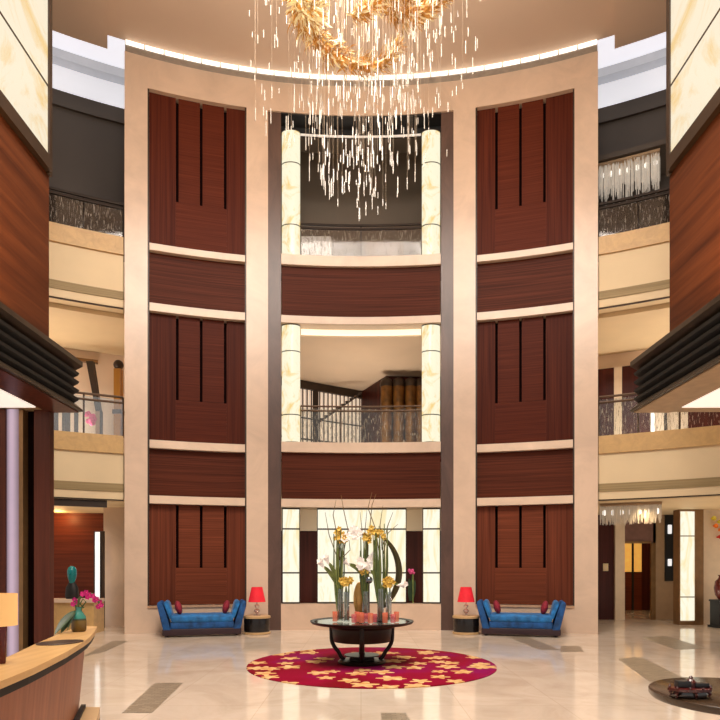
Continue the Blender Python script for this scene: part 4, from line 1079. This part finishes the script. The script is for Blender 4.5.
# low step beside the desk foot
t = thing('foot_step', 'low dark step with a tan top at the foot of the desk', 'step', (X_at(87, 6.2), 6.2, 0))
q = [floor_pt(px, py, 0.16) for px, py in ((86, 707), (100, 707), (95, 726), (77, 726))]
MB().prism(q, 0.05, 0.16).build('tread', M['drum_tan'], t, smooth=False)
q2 = [(p[0] - 0.05, p[1]) for p in q]
MB().prism([q2[0], q[0], q[3], q2[3]], 0.0, 0.19).build('riser', M['black'], t, smooth=False)
MB().prism(q, 0.0, 0.05).build('kick_base', M['black'], t, smooth=False)
# leather mat, desk lamp, vase
cxm, cym = floor_pt(60, 645, DZ)
a0_ = floor_pt(38, 645.5, DZ); a1_ = floor_pt(81, 640.5, DZ)
mc = ((a0_[0] + a1_[0]) / 2, (a0_[1] + a1_[1]) / 2)
L_ = sqrt((a1_[0] - a0_[0]) ** 2 + (a1_[1] - a0_[1]) ** 2)
rz = atan2(a1_[1] - a0_[1], a1_[0] - a0_[0])
mm = MB().lathe([(0.5, 0.0), (0.5, 0.006), (0.49, 0.009)], (0, 0, 0), 48, 1.0, 0.30 / max(L_, 0.3))
mm.xform(Matrix.Translation((mc[0], mc[1], DZ + 0.0005)) @ Matrix.Rotation(rz, 4, 'Z') @ Matrix.Diagonal((L_, L_, 1, 1)))
tag(mm.build('desk_mat', M['mat']), 'dark oval leather mat lying on the reception desk', 'mat')
ly_ = 4.08; lx_ = X_at(0.5, ly_)
t = thing('desk_lamp', 'amber drum-shaded lamp with a dark red base on the desk', 'table lamp', (lx_, ly_, DZ + 0.001))
MB().lathe([(0.03, 0.0), (0.033, 0.01), (0.04, 0.26)], (0, 0, 0), 24).build('base', M['lamp_red'], t, local=True)
MB().lathe([(0.103, 0.258), (0.103, 0.475)], (0, 0, 0), 40, cap=False).build('lamp_shade', M['desk_shade'], t, local=True)
MB().lathe([(0.006, 0.26), (0.006, 0.40)], (0, 0, 0), 8).ball((0, 0, 0.38), 0.03, 10).build('bulb', M['diffuser'], t, local=True)
vx, vy = floor_pt(79, 631.5, DZ); 
sc_ = vy / F
t_ = MB().lathe([(6 * sc_, 0.0), (6.9 * sc_, 2 * sc_), (6.9 * sc_, 10 * sc_), (6.3 * sc_, 15 * sc_), (3.6 * sc_, 19 * sc_), (2.6 * sc_, 21 * sc_), (2.6 * sc_, 23 * sc_), (3.2 * sc_, 24.5 * sc_), (2.2 * sc_, 24.5 * sc_), (2.0 * sc_, 21 * sc_)], (0, 0, 0), 28).build('ceramic_vase', M['vase_teal'])
t_.location = (vx, vy, DZ + 0.001)
tag(t_, 'teal and ochre ceramic vase on the end of the desk', 'vase')
M['vase_teal'].node_tree.nodes['Map Range'].inputs[2].default_value = 24.5 * sc_
t = thing('orchid_spray', 'magenta orchid spray arching from the teal vase', 'flowers', (vx, vy, DZ + 0.24))
def vp(px, py, dy=0.0): return (X_at(px, vy + dy), vy + dy, Z_at(py, vy + dy))
m = MB()
m.tube([vp(78, 622), vp(78, 608), vp(79, 599), vp(84, 593.5), vp(92, 594), vp(98, 600), vp(100, 606)], 0.02 * sc_ * 60, 6)
m.tube([vp(77, 622), vp(76, 607), vp(74, 601)], 0.02 * sc_ * 50, 6)
m.tube([vp(79, 620), vp(82, 607), vp(86, 602), vp(83, 599), vp(80, 604), vp(84, 608)], 0.015 * sc_ * 50, 6)
m.build('stem', M['stem_dark'], t)
fl = [(83, 594), (86.5, 592.5), (90, 595), (93.5, 596), (97, 599), (100, 602), (98.5, 606.5), (95, 600), (75, 600), (73.5, 604), (77, 601.5), (88, 597), (101.5, 605)]
for px, py in fl:
    b_ = MB(); dy = random.uniform(-0.08, 0.05); c = Vector(vp(px, py, dy)); a_ = random.random() * 6
    for e in range(5):
        w5 = 2 * pi * e / 5 + a_
        b_.leaf(c, c + Vector((cos(w5), -0.25, sin(w5))) * 2.9 * sc_, 2.6 * sc_, (0, -0.3 * sc_, 0), n=4, across=(-sin(w5), 0, cos(w5)))
    ob = b_.build('blossom', M['orchid'], t)
    MB().ball(tuple(c + Vector((0, -0.6 * sc_, 0))), 0.7 * sc_, 8).build('lip', M['pink'], ob)
m = MB()
m.leaf(vp(76, 611), vp(55, 634.0, -0.35), 7 * sc_, (0, 0, 2.0 * sc_), n=8)
m.leaf(vp(75, 614), vp(61, 633.2, -0.2), 6 * sc_, (0.0, 0, 1 * sc_), n=8)
m.leaf(vp(76, 613), vp(67, 631, -0.3), 5 * sc_, (0.0, 0, 1 * sc_), n=8)
m.build('leaf', M['leaf'], t)

# ------------------------------------------------------------------ round table lower right
t = thing('round_side_table', 'low round dark wood table at the lower right corner', 'table', (2.70, 4.25, 0))
c = (2.70, 4.25, 0)
MB().lathe([(0.02, 0.70), (0.52, 0.70), (0.585, 0.71), (0.60, 0.73), (0.60, 0.76), (0.585, 0.77), (0.02, 0.77)], c, 72).build('tabletop', M['round_top'], t)
MB().lathe([(0.30, 0.0), (0.30, 0.04), (0.10, 0.07), (0.08, 0.3), (0.10, 0.64), (0.26, 0.699)], c, 40).build('pedestal', M['round_top'], t)
TZ2 = 0.77
t = thing('lacquer_tray_stand', 'ornate black and red lacquer stand on the lower right round table', 'ornament', (0, 0, 0))
ox, oy = floor_pt(690, 697, TZ2)
t.location = (ox, oy, TZ2)
sc2 = oy / F
m = MB().lathe([(20 * sc2, 6.5 * sc2), (22.5 * sc2, 7 * sc2), (22.5 * sc2, 9.5 * sc2), (20.5 * sc2, 10 * sc2)], (0, 0, 0), 8, 1.0, 0.62)
m.build('red_tray', M['lacquer_red'], t, local=True)
m = MB().lathe([(17 * sc2, 1.0 * sc2), (18 * sc2, 3 * sc2), (16 * sc2, 6.4 * sc2)], (0, 0, 0), 8, 1.0, 0.62); m.build('apron', M['lacquer_dark'], t, local=True)
for i in range(6):
    a = radians(30 + 60 * i); x, y = 17.5 * sc2 * cos(a), 17.5 * 0.62 * sc2 * sin(a)
    MB().tube([(x * 0.95, y * 0.95, 6.6 * sc2), (x * 1.12, y * 1.12, 4 * sc2), (x * 1.02, y * 1.02, 1.6 * sc2), (x * 1.15, y * 1.15, 0.6 * sc2)], [1.8 * sc2, 1.6 * sc2, 1.1 * sc2, 0.6 * sc2], 8).build('foot', M['lacquer_red'], t, local=True)
for i in range(10):
    a = 2 * pi * i / 10; MB().ball((20.5 * sc2 * cos(a), 20.5 * .62 * sc2 * sin(a), 10.6 * sc2), 1.25 * sc2, 8).build('bead', M['lacquer_red'], t, local=True)
MB().rbox(-14 * sc2, -1 * sc2, -5 * sc2, 4 * sc2, 10 * sc2, 16.5 * sc2, 0.8 * sc2).build('black_box', M['pewter'], t, local=True)
MB().rbox(3 * sc2, 17 * sc2, -5 * sc2, 4 * sc2, 10 * sc2, 14.5 * sc2, 0.8 * sc2).build('black_box', M['pewter'], t, local=True)
m = MB().lathe([(4.5 * sc2, 10 * sc2), (5 * sc2, 15 * sc2), (3 * sc2, 17.5 * sc2), (1.6 * sc2, 18.5 * sc2), (1.9 * sc2, 20 * sc2), (0.6 * sc2, 21.3 * sc2)], (1 * sc2, 0, 0), 14); m.build('finial', M['lacquer_red'], t, local=True)

# ------------------------------------------------------------------ the hanging crystal and amber glass chandelier
HX, HY = 0.0, 9.6
ch = thing('crystal_chandelier', 'vast chandelier of hanging crystal rods with curling amber glass swirls', 'chandelier', (HX, HY, 7.0))
rods = []
def visible_px(x, y, z): return (CX + x / y * F, HZ - (z - EYE) / y * F)
wires = MB()
for i in range(640):
    a = random.uniform(0, 2 * pi)
    if i < 270:                                   # the low heart, a soft cone pointing down
        rr = 1.2 * random.random() ** 0.6
        z = 7.3 + 1.1 * (rr / 1.2) ** 2 + 1.9 * random.random() ** 1.3
    else:                                         # the wide loose upper veil
        rr = 1.9 * sqrt(random.random())
        z = 8.9 + 2.8 * random.random()
    x = HX + rr * cos(a); y = HY + rr * sin(a)
    l = random.uniform(0.08, 0.27)
    rods.append((x, y, z, l))
    if i % 3 == 0: wires.tube([(x, y, z + l), (x, y, 14.45)], 0.002, 4)
rods.sort(key=lambda r: r[1] - r[3] * 4 + r[2] * 0.5)
rods_big = rods[:100]; rest = rods[100:]
for x, y, z, l in rods_big:
    MB().tube([(x, y, z), (x, y, z + l)], 0.0095, 6).build('crystal_rod', M['crystal'], ch)
m = MB()
for x, y, z, l in rest: m.tube([(x, y, z), (x, y, z + l)], 0.0075, 6)
o = m.build('crystal_rods', M['crystal'], ch); o['kind'] = 'stuff'
o = wires.build('suspension_wires', M['wire'], ch); o['kind'] = 'stuff'
def hp(px, py, dy=0.0): dd = HY + dy; return Vector((X_at(px, dd), dd, Z_at(py, dd)))
def swirl(pts, rad, n, name, mats):
    """a plume: curved leaves of blown glass set all round a curving core"""
    P = [Vector(p) for p in pts]
    def at(u):
        f = u * (len(P) - 1); i = min(int(f), len(P) - 2); w_ = f - i
        p0 = P[max(i - 1, 0)]; p1 = P[i]; p2 = P[i + 1]; p3 = P[min(i + 2, len(P) - 1)]
        return 0.5 * ((2 * p1) + (p2 - p0) * w_ + (2 * p0 - 5 * p1 + 4 * p2 - p3) * w_ ** 2 + (3 * p1 - p0 - 3 * p2 + p3) * w_ ** 3)
    m = MB()
    core = [at(i / 24) for i in range(25)]
    m.tube([tuple(c) for c in core], [0.035 + 0.03 * sin(pi * i / 24) for i in range(25)], 8)
    for i in range(n):
        u = random.random(); c = at(u); tdir = (at(min(1, u + 0.02)) - at(max(0, u - 0.02))).normalized()
        a = random.uniform(0, 2 * pi)
        o1 = tdir.orthogonal().normalized(); o2 = tdir.cross(o1)
        out_ = o1 * cos(a) + o2 * sin(a)
        rr = rad(u) * random.uniform(0.65, 1.1)
        dirn = (out_ * 0.9 + tdir * random.uniform(-0.2, 0.9) + Vector((random.uniform(-.3, .3), random.uniform(-.3, .3), random.uniform(-.3, .3)))).normalized()
        m.leaf(tuple(c), tuple(c + dirn * rr), rr * 0.15, tuple(tdir * -rr * 0.12 + out_ * rr * 0.1), mi=random.choice((0, 0, 1)), n=4, across=tuple(tdir.cross(out_)))
    m.build(name, mats, ch)
MA = [M['amber'], M['amber_pale']]
MP = [M['amber_pale'], M['amber']]
swirl([hp(312, -22, -.3), hp(302, -2, -.2), hp(306, 20, -.1), hp(318, 42, 0), hp(338, 58, .1), hp(362, 66, .1), hp(384, 62, 0), hp(401, 42, -.1)], lambda u: (0.33 if u < 0.45 else 0.33 - 0.15 * (u - 0.45) / 0.55) * random.uniform(0.5, 1.1), 1100, 'amber_swirl', MA)
swirl([hp(300, 2, -.3), hp(306, 10, -.3), hp(318, 14, -.3)], lambda u: 0.30, 420, 'pale_swirl', MP)
swirl([hp(352, 16, -.2), hp(366, 10, -.2), hp(384, -4, -.2), hp(404, -14, -.1)], lambda u: 0.16 + 0.12 * u, 480, 'amber_swirl', MA)
swirl([hp(392, 2, .2), hp(408, 14, .2), hp(424, 10, .2), hp(440, -4, .1), hp(452, -12, 0)], lambda u: 0.32 - 0.14 * u, 800, 'amber_swirl', MA)

# ------------------------------------------------------------------ lights
def lamp(kind, loc, power, color=(1, 0.86, 0.70), size=0.5, target=None, **kw):
    ld = bpy.data.lights.new(kind.lower() + '_lamp', kind); ld.energy = power; ld.color = color
    if kind == 'AREA':
        ld.shape = kw.get('shape', 'DISK'); ld.size = size
        if 'size_y' in kw: ld.size_y = kw['size_y']
        if 'spread' in kw: ld.spread = kw['spread']
    elif kind == 'SPOT':
        ld.spot_size = kw.get('cone', radians(50)); ld.spot_blend = kw.get('blend', 0.6); ld.shadow_soft_size = size
    else: ld.shadow_soft_size = size
    o = bpy.data.objects.new(kind.lower() + '_lamp', ld); COL.objects.link(o); o.location = loc
    if target is not None:
        o.rotation_euler = (Vector(target) - Vector(loc)).to_track_quat('-Z', 'Y').to_euler()
    return o
WARM = (1.0, 0.915, 0.83)
lamp('AREA', (0, 6.0, 14.2), 1700, WARM, 7.0, (0, 6.0, 0))  # this and the next: large unseen area lights added for overall brightness
lamp('AREA', (0, 1.5, 13.9), 640, WARM, 3.0, (0, 16, 4))
# unseen spots added near the ceiling to brighten the stone piers
for px in (136, 257, 464, 586):
    a = A(px); x, y = pol(a, 13.6)
    tx_, ty_ = pol(a, 16.15)
    lamp('SPOT', (x, y, 14.3), 200, WARM, 0.15, (tx_, ty_, 5.0), cone=radians(40), blend=0.9)
# ground-level warm pools on panels and sofas
for px in (200, 361, 522):
    a = A(px); x, y = pol(a, 11.5)
    tx_, ty_ = pol(a, 16.2)
    lamp('SPOT', (x, y, 9.5), 620, (1, 0.88, 0.74), 0.2, (tx_, ty_, 0.9), cone=radians(44), blend=0.9)
lamp('SPOT', (0.2, 8.0, 13.8), 1100, (1, 0.92, 0.82), 0.3, (0.1, 10.3, 0), cone=radians(24), blend=0.8)
# corridors; the low area uplights are hidden extras for an even ceiling glow
for s in (-1, 1):
    for deg in (26, 34, 42):
        x, y = pol(s * radians(deg), 18.5)
        lamp('AREA', (x, y, 4.62), 60, (1, 0.89, 0.76), 0.9, (x, y, 9))
        lamp('AREA', (x, y, 0.3 if s > 0 else 0.95), 22, (1, 0.84, 0.64), 0.6, (x, y, 9))
        lamp('POINT', (x, y, 11.6), 10, (1, 0.85, 0.7), 0.4)
    for deg in (25, 32):
        x, y = pol(s * radians(deg), 17.0)
        lamp('SPOT', (x, y, 3.2), 45, (1, 0.84, 0.64), 0.1, (x * 1.08, y * 1.08, 0.5), cone=radians(110), blend=0.8)
    lamp('AREA', (s * 4.98, 8.0, 5.3), 260, (1, 0.60, 0.26), 0.3, (s * 5.5, 8.0, 6.6), shape='RECTANGLE', size_y=5)
lamp('AREA', (0.0, 18.8, 4.62), 70, (1, 0.86, 0.68), 1.4, (0, 18.4, 9))
lamp('AREA', (0.0, 18.0, 9.7), 40, (1, 0.88, 0.76), 1.6, (0, 18.3, 15))
lamp('POINT', (X_at(60, 18.2), 18.1, 3.2), 24, (1, 0.55, 0.2), 0.15)
lamp('POINT', (X_at(636, 21), 21, 3.0), 50, (1, 0.75, 0.45), 0.2)
lamp('AREA', (0, 9.5, 11.0), 320, (1, 0.90, 0.78), 2.5, (0, 9.5, 20))  # uplight added within the chandelier to brighten the ceiling
# unseen spots high above the desk and the lower right table
lamp('SPOT', (-3.4, 3.6, 4.2), 70, (1, 0.80, 0.52), 0.2, (-2.6, 4.6, 1.0), cone=radians(80), blend=0.8)
lamp('SPOT', (3.2, 3.4, 4.2), 60, (1, 0.86, 0.7), 0.2, (2.6, 4.3, 0.8), cone=radians(70), blend=0.8)

# world
wd = bpy.data.worlds.new('World'); S.world = wd; wd.use_nodes = True
wd.node_tree.nodes['Background'].inputs[0].default_value = (1.0, 0.95, 0.91, 1)
wd.node_tree.nodes['Background'].inputs[1].default_value = 0.64

# camera
cd = bpy.data.cameras.new('camera'); cam = bpy.data.objects.new('camera', cd); COL.objects.link(cam)
cam.location = (0, 0, EYE); cam.rotation_euler = (radians(90), 0, 0)
cd.sensor_width = 36; cd.lens = 36 * F / 720
cd.shift_x = -(CX - 360) / 720; cd.shift_y = (HZ - 360) / 720
cd.clip_end = 200
S.camera = cam
S.view_settings.view_transform = 'Standard'
S.view_settings.look = 'None'
S.cycles.use_denoising = True
S.cycles.max_bounces = 8
